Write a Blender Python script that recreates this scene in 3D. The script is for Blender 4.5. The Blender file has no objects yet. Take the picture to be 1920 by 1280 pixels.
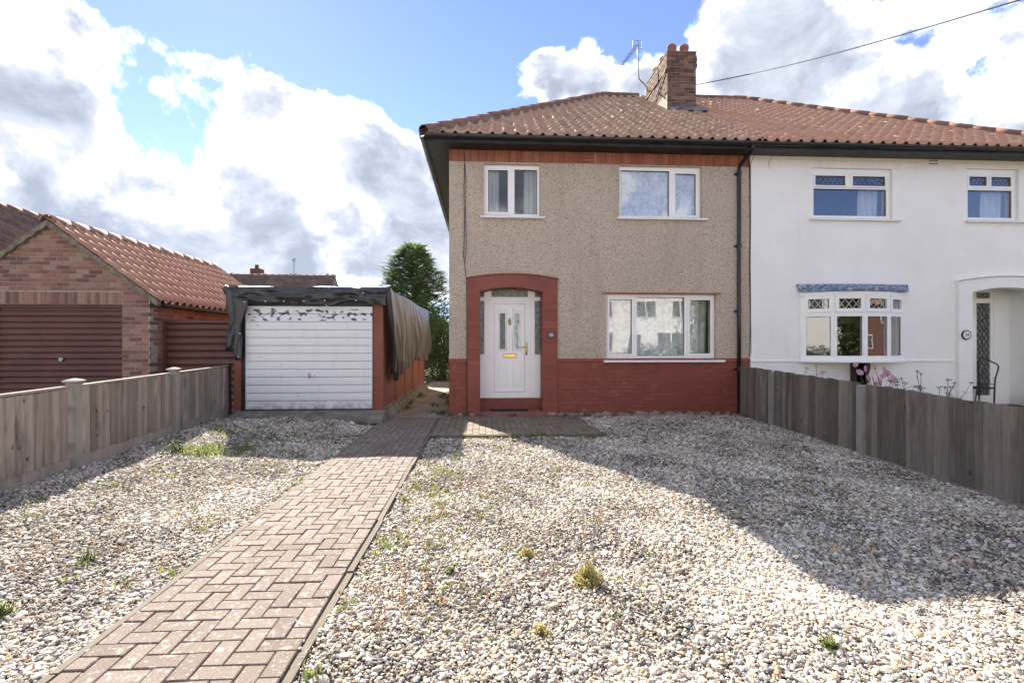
import bpy, bmesh, math, random
import numpy as np
from mathutils import Vector, Matrix

random.seed(7)
RNG = np.random.default_rng(11)
SC = bpy.context.scene
COL = SC.collection
R = math.radians

# ------------------------------------------------------------------ camera
CAM_F, CAM_H, CAM_YAW = 950.0, 1.42, R(3.3)
cam_data = bpy.data.cameras.new('camera')
cam_data.sensor_width = 36.0
cam_data.lens = CAM_F / 1920.0 * 36.0
cam_data.clip_start = 0.05
cam_data.clip_end = 3000.0
cam_data.shift_y = 5.0 / 1920.0 * 0.6
cam = bpy.data.objects.new('camera', cam_data)
COL.objects.link(cam)
cam.location = (0, 0, CAM_H)
cam.rotation_euler = (R(90), 0, -CAM_YAW)
SC.camera = cam

# ------------------------------------------------------------------ sun, sky, exposure
SUN_AZ, SUN_EL = R(-25.95), R(35.9)          # azimuth from +Y towards +X
SUN_DIR = Vector((math.sin(SUN_AZ) * math.cos(SUN_EL), math.cos(SUN_AZ) * math.cos(SUN_EL), math.sin(SUN_EL)))
sun_data = bpy.data.lights.new('sun', 'SUN')
sun_data.energy = 2.0
sun_data.angle = R(0.53)
sun_data.color = (1.0, 0.92, 0.80)
sun = bpy.data.objects.new('sun', sun_data)
COL.objects.link(sun)
sun.rotation_euler = SUN_DIR.to_track_quat('Z', 'Y').to_euler()
sun.location = (-10, 20, 20)
SC.view_settings.view_transform = 'Standard'
SC.view_settings.look = 'None'
SC.view_settings.exposure = 3.1
SC.view_settings.gamma = 1.0
SC.view_settings.use_curve_mapping = False
SC.cycles.max_bounces = 8
SC.cycles.transparent_max_bounces = 12
SC.cycles.caustics_reflective = False
SC.cycles.caustics_refractive = False


class NT:
    """small helper round a node tree"""
    def __init__(self, tree):
        self.t = tree
        tree.nodes.clear()

    def n(self, typ, _out=0, _props=None, **inp):
        nd = self.t.nodes.new(typ)
        for k, v in (_props or {}).items():
            setattr(nd, k, v)
        for k, v in inp.items():
            key = int(k[1:]) if k[0] == 'i' and k[1:].isdigit() else k.replace('_', ' ')
            self.put(nd.inputs[key], v)
        return nd.outputs[_out]

    def put(self, sock, v):
        if isinstance(v, bpy.types.NodeSocket):
            self.t.links.new(v, sock)
        elif v is not None:
            if hasattr(sock, 'default_value'):
                try:
                    sock.default_value = v
                except Exception:
                    sock.default_value = (*v, 1.0) if len(v) == 3 else v[:3]

    def math(self, op, a, b=None, c=None, clamp=False):
        nd = self.t.nodes.new('ShaderNodeMath')
        nd.operation = op
        nd.use_clamp = clamp
        for i, v in enumerate((a, b, c)):
            if v is not None:
                self.put(nd.inputs[i], v)
        return nd.outputs[0]

    def vmath(self, op, a, b=None, scale=None):
        nd = self.t.nodes.new('ShaderNodeVectorMath')
        nd.operation = op
        self.put(nd.inputs[0], a)
        if b is not None:
            self.put(nd.inputs[1], b)
        if scale is not None:
            self.put(nd.inputs['Scale'], scale)
        return nd.outputs['Value'] if op in ('LENGTH', 'DOT_PRODUCT', 'DISTANCE') else nd.outputs['Vector']

    def smooth(self, v, lo, hi, a=0.0, b=1.0):
        nd = self.t.nodes.new('ShaderNodeMapRange')
        nd.interpolation_type = 'SMOOTHSTEP'
        for i, x in enumerate((v, lo, hi, a, b)):
            self.put(nd.inputs[i], x)
        return nd.outputs[0]

    def mix(self, fac, a, b, blend='MIX'):
        nd = self.t.nodes.new('ShaderNodeMix')
        nd.data_type = 'RGBA'
        nd.blend_type = blend
        self.put(nd.inputs[0], fac)
        self.put(nd.inputs[6], (*a, 1.0) if isinstance(a, tuple) and len(a) == 3 else a)
        self.put(nd.inputs[7], (*b, 1.0) if isinstance(b, tuple) and len(b) == 3 else b)
        return nd.outputs[2]

    def noise(self, vec, scale, detail=4.0, rough=0.55, dist=0.0, col=False):
        nd = self.t.nodes.new('ShaderNodeTexNoise')
        self.put(nd.inputs['Vector'], vec)
        nd.inputs['Scale'].default_value = scale
        nd.inputs['Detail'].default_value = detail
        nd.inputs['Roughness'].default_value = rough
        nd.inputs['Distortion'].default_value = dist
        return nd.outputs['Color' if col else 'Fac']

    def ramp(self, fac, stops, interp='LINEAR'):
        nd = self.t.nodes.new('ShaderNodeValToRGB')
        cr = nd.color_ramp
        cr.interpolation = interp
        while len(cr.elements) < len(stops):
            cr.elements.new(0.5)
        for e, (p, c) in zip(cr.elements, stops):
            e.position = p
            e.color = (*c, 1.0)
        self.put(nd.inputs[0], fac)
        return nd.outputs[0]


def px_dir(u, v):
    xc, dz = (u - 960) / CAM_F, (645 - v) / CAM_F
    c, s = math.cos(CAM_YAW), math.sin(CAM_YAW)
    return xc * c + s, -xc * s + c, dz


def build_world():
    w = bpy.data.worlds.new('World')
    SC.world = w
    w.use_nodes = True
    T = NT(w.node_tree)
    sky = T.t.nodes.new('ShaderNodeTexSky')
    sky.sky_type = 'NISHITA'
    sky.sun_disc = False
    sky.sun_elevation = SUN_EL
    sky.sun_rotation = SUN_AZ
    sky.altitude = 20
    sky.air_density = 0.48
    sky.dust_density = 0.02
    sky.ozone_density = 3.0
    d = T.vmath('NORMALIZE', T.n('ShaderNodeTexCoord', _out=0))
    sep = T.t.nodes.new('ShaderNodeSeparateXYZ')
    T.put(sep.inputs[0], d)
    dx, dy, dz = sep.outputs
    # layered-cloud coordinates: directions stretched so that far clouds lie flatter
    n1 = T.noise(d, 4.2, 12, 0.60, 0.25)
    n2 = T.noise(T.vmath('ADD', d, (3.1, 1.7, 0.4)), 2.1, 3, 0.5)
    n3 = T.noise(T.vmath('ADD', d, (-1.3, 5.2, 2.2)), 11.0, 6, 0.6)
    n4 = T.noise(T.vmath('ADD', T.vmath('MULTIPLY', d, (1, 1, 1.5)), (7.7, -2.2, 1.2)), 3.4, 7, 0.5)
    # cloud banks ahead of the house (directions on the unit sphere, seen about +Y)
    dyc = T.math('MAXIMUM', dy, 0.05)
    gx = T.math('DIVIDE', dx, dyc)
    gz = T.math('DIVIDE', dz, dyc)
    cmb = T.t.nodes.new('ShaderNodeCombineXYZ')
    T.put(cmb.inputs[0], gx)
    T.put(cmb.inputs[1], gz)
    wob = T.vmath('SCALE', T.vmath('SUBTRACT', T.noise(d, 6.0, 5, 0.6, 0, True), (0.5, 0.5, 0.5)), scale=0.16)
    g = T.vmath('ADD', cmb.outputs[0], wob)
    banks = [(150, 250, 430, 165, 22, 1.0), (430, 300, 230, 130, 25, 1.0), (300, 190, 230, 120, 26, 1.15), (90, 130, 190, 120, 20, 1.0), (330, 400, 330, 70, 8, .9), (690, 330, 190, 120, 10, .95),
             (760, 440, 160, 110, 0, .9), (560, 480, 320, 60, 0, .8), (100, 420, 260, 90, 5, .7), (1060, 140, 120, 52, -12, .62), (1190, 175, 150, 70, -10, .75),
             (1560, 120, 260, 130, -12, 1.0), (1480, 50, 120, 110, 0, .85), (1800, 130, 290, 170, -12, 1.0), (1860, 270, 250, 90, 0, .7)]
    B = None
    for (u, v, ru, rv, rot, wt) in banks:
        r = px_dir(u, v)
        mp = T.t.nodes.new('ShaderNodeMapping')
        mp.vector_type = 'TEXTURE'
        T.put(mp.inputs[0], g)
        mp.inputs['Location'].default_value = (r[0] / r[1], r[2] / r[1], 0)
        mp.inputs['Rotation'].default_value = (0, 0, R(-rot))
        mp.inputs['Scale'].default_value = (ru / CAM_F, rv / CAM_F, 1)
        f = T.math('MULTIPLY', T.math('SUBTRACT', 1.15, T.vmath('LENGTH', mp.outputs[0])), wt)
        B = f if B is None else T.math('SMOOTH_MAX', B, f, 0.15)
    B = T.math('MINIMUM', T.math('MAXIMUM', B, -0.42), 0.40)
    gen = T.math('MULTIPLY_ADD', T.math('SUBTRACT', n2, 0.44), 3.0, 0.0)     # the rest of the sky
    ahead = T.smooth(dy, 0.30, 0.55)
    low = T.smooth(dz, 0.0, 0.75, 0.0, 1.0)
    B = T.math('MULTIPLY_ADD', T.math('SUBTRACT', B, gen), ahead, gen)
    D = T.math('ADD', B, T.math('MULTIPLY', T.math('SUBTRACT', n1, 0.5), 2.1))
    D = T.math('ADD', D, T.math('MULTIPLY', T.math('SUBTRACT', n3, 0.5), 0.45))
    D = T.math('ADD', D, T.smooth(dz, 0.0, 0.22, 0.22, 0.0))
    alpha = T.smooth(D, 0.05, 0.30)
    core = T.smooth(D, 0.14, 0.50)
    shade = T.math('MULTIPLY', core, T.smooth(T.math('ADD', n4, T.math('MULTIPLY', n1, 0.30)), 0.36, 0.66))
    n5 = T.noise(T.vmath('ADD', T.vmath('MULTIPLY', d, (1, 1, 1.4)), (2.7, 4.1, -3.2)), 7.5, 9, 0.62, 0.3)
    shade = T.math('MULTIPLY', shade, T.smooth(n5, 0.22, 0.72, 0.35, 1.15), clamp=True)
    ccol = T.ramp(shade, [(0.0, (.36, .36, .363)), (.18, (.19, .193, .20)), (.48, (.105, .111, .124)), (1.0, (.060, .067, .081))])
    cl = T.n('ShaderNodeBackground', Color=ccol, Strength=1.0)
    sb = T.n('ShaderNodeBackground', Color=T.mix(1.0, sky.outputs[0], (1.0, .87, .89), 'MULTIPLY'), Strength=0.05)
    mixs = T.t.nodes.new('ShaderNodeMixShader')
    T.put(mixs.inputs[0], T.math('MULTIPLY', alpha, 0.97))
    T.put(mixs.inputs[1], sb)
    T.put(mixs.inputs[2], cl)
    out = T.t.nodes.new('ShaderNodeOutputWorld')
    T.put(out.inputs[0], mixs.outputs[0])


build_world()

# ------------------------------------------------------------------ materials
MATS = {}


def newmat(name):
    m = bpy.data.materials.new(name)
    m.use_nodes = True
    MATS[name] = m
    return m, NT(m.node_tree)


def finish(T, col, rough, bump_h=None, bump_s=0.4, bump_d=0.01, spec=0.4, **extra):
    b = T.t.nodes.new('ShaderNodeBsdfPrincipled')
    T.put(b.inputs['Base Color'], (*col, 1.0) if isinstance(col, tuple) and len(col) == 3 else col)
    T.put(b.inputs['Roughness'], rough)
    T.put(b.inputs['Specular IOR Level'], spec)
    for k, v in extra.items():
        T.put(b.inputs[k.replace('_', ' ')], v)
    if bump_h is not None:
        bp = T.t.nodes.new('ShaderNodeBump')
        bp.inputs['Strength'].default_value = bump_s
        bp.inputs['Distance'].default_value = bump_d
        T.put(bp.inputs['Height'], bump_h)
        T.put(b.inputs['Normal'], bp.outputs[0])
    o = T.t.nodes.new('ShaderNodeOutputMaterial')
    T.put(o.inputs[0], b.outputs[0])


def surf(name, stops, rnd=0.0, scale=3.0, detail=6, rough=0.8, bump=0.25, bscale=60.0, bdist=0.006, aniso=(1, 1, 1), spots=(), spec=0.35, **extra):
    """noise + per-object random through a colour ramp, thresholded stains on top"""
    m, T = newmat(name)
    pos = T.n('ShaderNodeNewGeometry')
    if aniso != (1, 1, 1):
        pos = T.vmath('MULTIPLY', pos, aniso)
    nz = T.noise(pos, scale, detail, 0.6)
    if rnd > 0:
        oi = T.n('ShaderNodeObjectInfo', _out=5)
        at = T.n('ShaderNodeAttribute', _out=2, _props={'attribute_name': 'tint'})
        rv = T.math('FRACT', T.math('ADD', oi, at))
        pos = T.vmath('ADD', pos, T.vmath('SCALE', (1, 1, 1), scale=T.math('MULTIPLY', rv, 17.0)))
        nz = T.noise(pos, scale, detail, 0.6)
        fac = T.math('ADD', T.math('MULTIPLY', rv, rnd), T.math('MULTIPLY', nz, 1 - rnd))
    else:
        fac = T.smooth(nz, 0.25, 0.75)
    col = T.ramp(fac, stops)
    for (sc, lo, hi, c, amt) in spots:
        sn = T.noise(T.vmath('ADD', pos, (sc * .37, 1.3, 2.9)), sc, 5, 0.6)
        col = T.mix(T.math('MULTIPLY', T.smooth(sn, lo, hi), amt), col, c)
    bh = T.noise(pos, bscale, 4, 0.6) if bump else None
    finish(T, col, rough, bh, bump, bdist, spec, **extra)
    return m


def plain(name, col, rough=0.5, var=0.12, scale=4.0, bump=0.0, bscale=80, spec=0.4, **extra):
    d = tuple(c * (1 - var) for c in col)
    e = tuple(min(1, c * (1 + var)) for c in col)
    return surf(name, [(0, d), (1, e)], 0.0, scale, 5, rough, bump, bscale, 0.004, spec=spec, **extra)


def mat_pebbledash():
    m, T = newmat('pebbledash')
    pos = T.n('ShaderNodeNewGeometry')
    vo = T.t.nodes.new('ShaderNodeTexVoronoi')
    T.put(vo.inputs['Vector'], pos)
    vo.inputs['Scale'].default_value = 76.0
    sp = T.t.nodes.new('ShaderNodeSeparateColor')
    T.put(sp.inputs[0], vo.outputs['Color'])
    big = T.noise(pos, 0.9, 5, 0.6)
    clump = T.noise(pos, 40.0, 4, 0.65)
    f = T.math('ADD', T.math('MULTIPLY', sp.outputs[0], 0.62), T.math('MULTIPLY', clump, 0.55))
    f = T.math('SUBTRACT', f, 0.1)
    col = T.ramp(f, [(0.0, (.085, .06, .042)), (.14, (.14, .102, .072)), (.26, (.42, .33, .24)), (.40, (.56, .455, .345)), (.72, (.64, .535, .42)), (1.0, (.75, .66, .55))])
    col = T.mix(T.smooth(big, 0.35, 0.75, 0.0, 0.4), col, (.44, .365, .29))
    stk = T.noise(T.vmath('MULTIPLY', pos, (1, 1, .12)), 3.2, 5, .6)
    col = T.mix(T.smooth(stk, .52, .74, 0, .32), col, (.36, .285, .215))
    pal = T.noise(T.vmath('ADD', pos, (9, 2, 5)), 1.6, 4, .6)
    col = T.mix(T.smooth(pal, .58, .72, 0, .4), col, (.64, .56, .48))
    sx = T.t.nodes.new('ShaderNodeSeparateXYZ')
    T.put(sx.inputs[0], pos)
    finish(T, col, 0.9, T.math('ADD', T.math('MULTIPLY', vo.outputs['Distance'], -1.0), T.math('MULTIPLY', clump, 0.6)), 0.9, 0.012, 0.25)
    return m


def mat_glass():
    m, T = newmat('glass')
    lw = T.n('ShaderNodeLayerWeight', _out=1, Blend=0.5)
    fac = T.math('MULTIPLY_ADD', T.math('POWER', lw, 4.0), 0.8, 0.075)
    bp = T.t.nodes.new('ShaderNodeBump')
    bp.inputs['Strength'].default_value = 0.03
    bp.inputs['Distance'].default_value = 0.02
    T.put(bp.inputs['Height'], T.noise(T.n('ShaderNodeNewGeometry'), 2.2, 1, 0.4))
    gl = T.n('ShaderNodeBsdfGlossy', Color=(1, 1, 1, 1), Roughness=0.0, Normal=bp.outputs[0])
    tr = T.n('ShaderNodeBsdfTransparent', Color=(.975, .985, .98, 1))
    mx = T.t.nodes.new('ShaderNodeMixShader')
    T.put(mx.inputs[0], T.math('MINIMUM', fac, 0.9))
    T.put(mx.inputs[1], tr)
    T.put(mx.inputs[2], gl)
    o = T.t.nodes.new('ShaderNodeOutputMaterial')
    T.put(o.inputs[0], mx.outputs[0])
    return m


def mat_fabric(name, c1, c2, scale=18, lace=False):
    m, T = newmat(name)
    pos = T.n('ShaderNodeNewGeometry')
    if lace:
        nz = T.noise(T.vmath('MULTIPLY', pos, (1, .2, .8)), 9.0, 4, 0.6, 0.8)
        fac = T.smooth(nz, 0.48, 0.56)
    else:
        fac = T.noise(T.vmath('MULTIPLY', pos, (1, 1, .1)), scale, 3)
    col = T.mix(fac, c1, c2)
    df = T.n('ShaderNodeBsdfDiffuse', Color=col)
    tl = T.n('ShaderNodeBsdfTranslucent', Color=col)
    mx = T.t.nodes.new('ShaderNodeMixShader')
    mx.inputs[0].default_value = 0.25
    T.put(mx.inputs[1], df)
    T.put(mx.inputs[2], tl)
    o = T.t.nodes.new('ShaderNodeOutputMaterial')
    T.put(o.inputs[0], mx.outputs[0])
    return m


def mat_pebble_stone():
    m, T = newmat('gravel_stone')
    tv = T.n('ShaderNodeAttribute', _out=2, _props={'attribute_name': 'tint', 'attribute_type': 'INSTANCER'})
    col = T.ramp(tv, [(0.0, (.04, .037, .037)), (.09, (.10, .097, .10)), (.19, (.21, .205, .205)), (.30, (.33, .31, .285)), (.38, (.36, .24, .135)), (.47, (.47, .37, .255)),
                      (.57, (.50, .445, .365)), (.74, (.60, .55, .475)), (.90, (.70, .66, .595)), (1.0, (.79, .765, .715))])
    nz = T.noise(T.n('ShaderNodeNewGeometry'), 90, 4, 0.6)
    col = T.mix(T.smooth(nz, .35, .8, 0, .4), col, (.46, .40, .33))
    finish(T, col, 0.75, nz, 0.25, 0.004, 0.3)
    return m


def mat_wood(name, stops, knots=(.05, .04, .035)):
    m, T = newmat(name)
    pos = T.n('ShaderNodeNewGeometry')
    oi = T.n('ShaderNodeObjectInfo', _out=5)
    off = T.vmath('SCALE', (3.0, 5.0, 9.0), scale=T.math('MULTIPLY', oi, 7.0))
    p = T.vmath('ADD', pos, off)
    gr = T.noise(T.vmath('MULTIPLY', p, (1, 1, .05)), 48, 6, 0.7)
    bl = T.noise(T.vmath('MULTIPLY', p, (1, 1, .35)), 5, 4, 0.6)
    fac = T.math('ADD', T.math('MULTIPLY', T.math('MULTIPLY_ADD', T.math('SUBTRACT', gr, .5), 1.7, .5), 0.45), T.math('ADD', T.math('MULTIPLY', bl, 0.35), T.math('MULTIPLY', T.math('SUBTRACT', oi, .12), 0.38)))
    col = T.ramp(fac, stops)
    vo = T.t.nodes.new('ShaderNodeTexVoronoi')
    T.put(vo.inputs['Vector'], T.vmath('MULTIPLY', p, (1, 1, .7)))
    vo.inputs['Scale'].default_value = 5.5
    kn = T.smooth(vo.outputs['Distance'], 0.125, 0.05)
    col = T.mix(T.math('MULTIPLY', kn, 0.85), col, knots)
    al = T.noise(T.vmath('MULTIPLY', pos, (1, 1, .6)), 3.0, 6, .65)
    col = T.mix(T.smooth(al, .50, .72, 0, .38), col, (.13, .135, .085))
    dk = T.noise(T.vmath('ADD', T.vmath('MULTIPLY', pos, (1, 1, .25)), (5, 1, 2)), 7.0, 5, .65)
    col = T.mix(T.smooth(dk, .54, .70, 0, .5), col, (.07, .058, .05))
    finish(T, col, 0.85, gr, 0.7, 0.008, 0.2)
    return m


def mat_peeling(name):
    """white painted steel door, paint flaked near the top, dirt in the grooves and at the foot"""
    m, T = newmat(name)
    pos = T.n('ShaderNodeNewGeometry')
    sx = T.t.nodes.new('ShaderNodeSeparateXYZ')
    T.put(sx.inputs[0], pos)
    z = sx.outputs[2]
    base = T.mix(T.noise(pos, 1.5, 4), (.70, .69, .66), (.76, .755, .74))
    st = T.noise(T.vmath('MULTIPLY', pos, (1, 1, .15)), 14, 4)
    base = T.mix(T.math('MULTIPLY', T.smooth(st, .52, .75), .25), base, (.50, .48, .42))
    n = T.noise(T.vmath('MULTIPLY', pos, (1, 1, 1.7)), 8.3, 6, 0.55)
    band = T.math('MULTIPLY', T.smooth(z, 1.80, 1.84), T.smooth(z, 2.06, 2.02))
    fl = T.smooth(T.math('ADD', n, T.math('MULTIPLY', band, 0.158)), 0.70, 0.712)
    col = T.mix(fl, base, (.075, .085, .12))
    dirt = T.math('MULTIPLY', T.smooth(z, 0.46, 0.22), T.smooth(T.noise(pos, 9, 5), .3, .7))
    col = T.mix(T.math('MULTIPLY', dirt, .85), col, (.22, .21, .17))
    rust = T.smooth(T.noise(T.vmath('ADD', pos, (4, 4, 4)), 13, 3), .73, .76)
    col = T.mix(T.math('MULTIPLY', rust, .7), col, (.25, .14, .07))
    finish(T, col, 0.45, n, 0.15, 0.003, 0.4)
    return m


def mat_paving(name, stops, spot):
    m, T = newmat(name)
    pos = T.n('ShaderNodeNewGeometry')
    oi = T.n('ShaderNodeObjectInfo', _out=5)
    at = T.n('ShaderNodeAttribute', _out=2, _props={'attribute_name': 'tint'})
    rv = T.math('FRACT', T.math('ADD', oi, at))
    n = T.noise(pos, 35, 5, .7)
    fac = T.math('ADD', T.math('MULTIPLY', rv, .55), T.math('MULTIPLY', n, .45))
    col = T.ramp(fac, stops)
    ag = T.noise(pos, 230, 2, .6)
    col = T.mix(T.smooth(ag, .52, .72, 0, .5), col, (.33, .28, .24))
    col = T.mix(T.smooth(ag, .45, .25, 0, .5), col, (.10, .07, .055))
    for sc, lo, hi, amt in ((15.0, .59, .68, .38), (34.0, .58, .66, .42), (80., .60, .68, .45)):
        s = T.noise(T.vmath('ADD', pos, (sc, 0, 0)), sc, 6, .6)
        col = T.mix(T.math('MULTIPLY', T.smooth(s, lo, hi), amt), col, spot)
    d = T.noise(pos, 1.1, 4)
    col = T.mix(T.smooth(d, .5, .8, 0, .35), col, (.15, .12, .09))
    finish(T, col, 0.88, ag, 0.35, 0.003, 0.25)
    return m


mat_pebbledash()
mat_glass()
mat_pebble_stone()


def mat_red_base():
    m, T = newmat('red_paint_brick')
    pos = T.n('ShaderNodeNewGeometry')
    oi = T.n('ShaderNodeObjectInfo', _out=5)
    sp = T.t.nodes.new('ShaderNodeSeparateXYZ')
    T.put(sp.inputs[0], pos)
    nz = T.noise(pos, 2.5, 6, .6)
    col = T.ramp(T.math('ADD', T.math('MULTIPLY', oi, .35), T.math('MULTIPLY', nz, .65)), [(.1, (.19, .046, .031)), (.5, (.235, .060, .040)), (.9, (.285, .084, .053))])
    pt = T.noise(T.vmath('ADD', pos, (3, 3, 3)), 3.4, 3, .5)
    col = T.mix(T.smooth(pt, .66, .70, 0, .55), col, (.30, .125, .07))
    sc_ = T.noise(T.vmath('MULTIPLY', pos, (1, 1, 5)), 9, 4, .6)
    col = T.mix(T.smooth(sc_, .745, .76, 0, .7), col, (.42, .33, .28))
    lo = T.math('ADD', T.math('MULTIPLY', T.noise(pos, 6, 6, .65), .55), T.smooth(sp.outputs[2], .22, .02, -.1, .26))
    col = T.mix(T.smooth(lo, .50, .54, 0, .9), col, (.40, .365, .32))
    dk = T.smooth(T.math('ADD', sp.outputs[2], T.math('MULTIPLY', nz, .3)), .28, .1, 0, .5)
    col = T.mix(dk, col, (.10, .04, .03))
    finish(T, col, .6, T.noise(pos, 45, 4), .3, .004, .35)


mat_red_base()
surf('red_paint', [(0, (.185, .050, .034)), (1, (.25, .076, .052))], 0.0, 2.0, 6, .6, .35, 40, .005, spots=[(3, .62, .70, (.29, .12, .075), .35), (34, .76, .78, (.45, .38, .33), .6)])
surf('garage_paint', [(0, (.20, .062, .042)), (1, (.28, .094, .062))], 0.0, 1.7, 5, .7, .35, 50, .006, spots=[(5, .66, .74, (.36, .17, .10), .5)])
surf('soldier_brick', [(0, (.23, .062, .036)), (.5, (.30, .092, .052)), (1, (.40, .15, .085))], .6, 14, 5, .8, .35, 70)
surf('mortar', [(0, (.30, .26, .20)), (1, (.44, .39, .32))], 0, 14, 5, .9, .4, 90)
surf('dark_mortar', [(0, (.20, .175, .14)), (1, (.33, .29, .235))], 0, 14, 5, .9, .4, 90)
surf('garage_brick', [(0, (.095, .057, .048)), (.16, (.15, .080, .063)), (.32, (.235, .115, .085)), (.6, (.285, .155, .115)), (.85, (.33, .195, .148)), (1, (.25, .098, .068))], .75, 10, 5, .85, .4, 80)
surf('chimney_brick', [(0, (.060, .034, .024)), (.4, (.125, .064, .043)), (.75, (.205, .115, .078)), (1, (.30, .205, .145))], .7, 8, 5, .9, .5, 80, spots=[(6, .62, .70, (.06, .05, .042), .6)])
surf('roof_tile', [(0, (.24, .118, .066)), (.35, (.39, .21, .122)), (.7, (.50, .305, .19)), (1, (.58, .40, .27))], .25, 5, 5, .62, .3, 60, spots=[(2.2, .50, .68, (.15, .10, .075), .6), (7, .55, .68, (.11, .085, .068), .6), (22, .62, .70, (.46, .41, .32), .55)], spec=.6, Sheen_Weight=.2)
surf('roof_tile_clean', [(0, (.37, .165, .088)), (.5, (.48, .245, .14)), (1, (.57, .34, .21))], .25, 5, 5, .62, .3, 60, spots=[(2.4, .54, .70, (.24, .13, .095), .55), (9, .62, .72, (.20, .12, .09), .5), (24, .66, .72, (.48, .40, .32), .4)], spec=.6, Sheen_Weight=.2)
surf('roof_tile_garage', [(0, (.29, .13, .074)), (.5, (.42, .21, .122)), (1, (.54, .325, .205))], .3, 5, 5, .62, .3, 60, spots=[(8, .56, .66, (.42, .33, .26), .55)], spec=.6, Sheen_Weight=.2)
surf('roof_tile_dark', [(0, (.09, .062, .052)), (.5, (.14, .095, .078)), (1, (.23, .15, .12))], .55, 5, 5, .8, .35, 60, spots=[(8, .60, .7, (.24, .18, .15), .5)], spec=.3)
surf('ridge_tile', [(0, (.17, .075, .055)), (1, (.29, .15, .11))], .5, 6, 5, .85, .35, 60, spots=[(9, .6, .7, (.22, .17, .13), .5)])
surf('roof_mortar', [(0, (.13, .105, .08)), (1, (.27, .225, .175))], 0, 9, 5, .95, .7, 50, .02)
plain('black_gutter', (.012, .012, .013), .32, .3, 6, 0, spec=.5)
surf('black_board', [(0, (.010, .010, .011)), (1, (.035, .033, .032))], 0, 5, 5, .5, .1, 40)
surf('grey_soffit', [(0, (.045, .044, .043)), (1, (.07, .068, .065))], 0, 3, 5, .6, .1, 40)
surf('upvc', [(0, (.85, .83, .79)), (1, (.89, .875, .84))], 0, 2, 3, .3, 0, spec=.5)
surf('sill_white', [(0, (.72, .715, .70)), (1, (.79, .785, .77))], 0, 6, 4, .45, .1, 50)
plain('rubber_black', (.02, .02, .022), .6, .2)
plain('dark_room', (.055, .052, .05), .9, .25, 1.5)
surf('white_render', [(0, (.79, .785, .78)), (1, (.84, .835, .83))], 0, 1.2, 5, .75, .5, 28, .006, spots=[(2.2, .66, .8, (.62, .60, .57), .3), (40, .80, .83, (.55, .53, .5), .4)])


def mat_white_wall():
    m, T = newmat('white_wall')
    pos = T.n('ShaderNodeNewGeometry')
    sp = T.t.nodes.new('ShaderNodeSeparateXYZ')
    T.put(sp.inputs[0], pos)
    cb = T.t.nodes.new('ShaderNodeCombineXYZ')
    T.put(cb.inputs[0], T.math('ADD', sp.outputs[0], sp.outputs[1]))
    T.put(cb.inputs[1], sp.outputs[2])
    br = T.t.nodes.new('ShaderNodeTexBrick')
    T.put(br.inputs['Vector'], cb.outputs[0])
    br.inputs['Scale'].default_value = 1.0
    br.inputs['Brick Width'].default_value = .225
    br.inputs['Row Height'].default_value = .075
    br.inputs['Mortar Size'].default_value = .006
    br.inputs['Mortar Smooth'].default_value = .6
    n = T.noise(pos, 26, 5, .65)
    big = T.noise(pos, 1.3, 5, .6)
    col = T.mix(T.smooth(big, .3, .7), (.845, .82, .775), (.885, .865, .825))
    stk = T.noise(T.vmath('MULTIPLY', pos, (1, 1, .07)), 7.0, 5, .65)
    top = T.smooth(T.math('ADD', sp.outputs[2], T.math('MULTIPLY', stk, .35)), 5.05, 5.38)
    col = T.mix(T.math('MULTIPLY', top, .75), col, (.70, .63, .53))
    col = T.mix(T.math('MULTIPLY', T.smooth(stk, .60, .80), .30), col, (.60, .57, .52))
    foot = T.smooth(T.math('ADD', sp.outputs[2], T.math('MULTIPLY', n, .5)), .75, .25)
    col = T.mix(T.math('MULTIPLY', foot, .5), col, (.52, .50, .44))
    cr = T.noise(T.vmath('ADD', pos, (2, 7, 1)), 4.0, 6, .7, 1.2)
    crk = T.smooth(T.math('ABSOLUTE', T.math('SUBTRACT', cr, .5)), .006, .001)
    col = T.mix(T.math('MULTIPLY', crk, .16), col, (.45, .44, .43))
    h = T.math('ADD', T.math('MULTIPLY', br.outputs['Fac'], -.8), T.math('MULTIPLY', n, .8))
    finish(T, col, .75, h, .55, .006, .3)


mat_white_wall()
mat_fabric('lace', (.88, .89, .90), (.66, .69, .72), lace=True)
mat_fabric('voile', (.72, .73, .74), (.50, .52, .55))
surf('brass', [(0, (.55, .36, .11)), (1, (.68, .47, .17))], 0, 20, 3, .28, 0, Metallic=1.0)
surf('steel', [(0, (.40, .40, .41)), (1, (.55, .55, .56))], 0, 20, 3, .35, 0, Metallic=1.0)
surf('galvanised', [(0, (.20, .20, .205)), (1, (.34, .34, .345))], 0, 20, 3, .5, 0, Metallic=.8)
surf('frosted', [(0, (.06, .07, .06)), (.5, (.14, .155, .135)), (1, (.24, .255, .22))], 0, 16, 5, .18, .5, 45, .01, spec=.6)
surf('lead_glass', [(0, (.50, .56, .52)), (1, (.68, .72, .66))], 0, 12, 4, .15, .3, 40, .01, spec=.6)
surf('dark_glass', [(0, (.035, .045, .042)), (1, (.13, .15, .135))], 0, 11, 5, .12, .4, 45, .01, spec=.6)
plain('lead', (.13, .135, .14), .6, .2, 20)
surf('lead_flashing', [(0, (.10, .105, .115)), (1, (.19, .20, .22))], 0, 6, 5, .6, .2, 30)
surf('canopy_blue', [(.2, (.09, .125, .20)), (.5, (.17, .215, .31)), (.8, (.38, .42, .49))], 0, 16, 5, .75, .3, 40)
mat_peeling('peeling_door')
surf('brown_door', [(0, (.088, .030, .021)), (1, (.125, .045, .031))], 0, 1.5, 4, .42, .06, 30, spec=.4)
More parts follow.
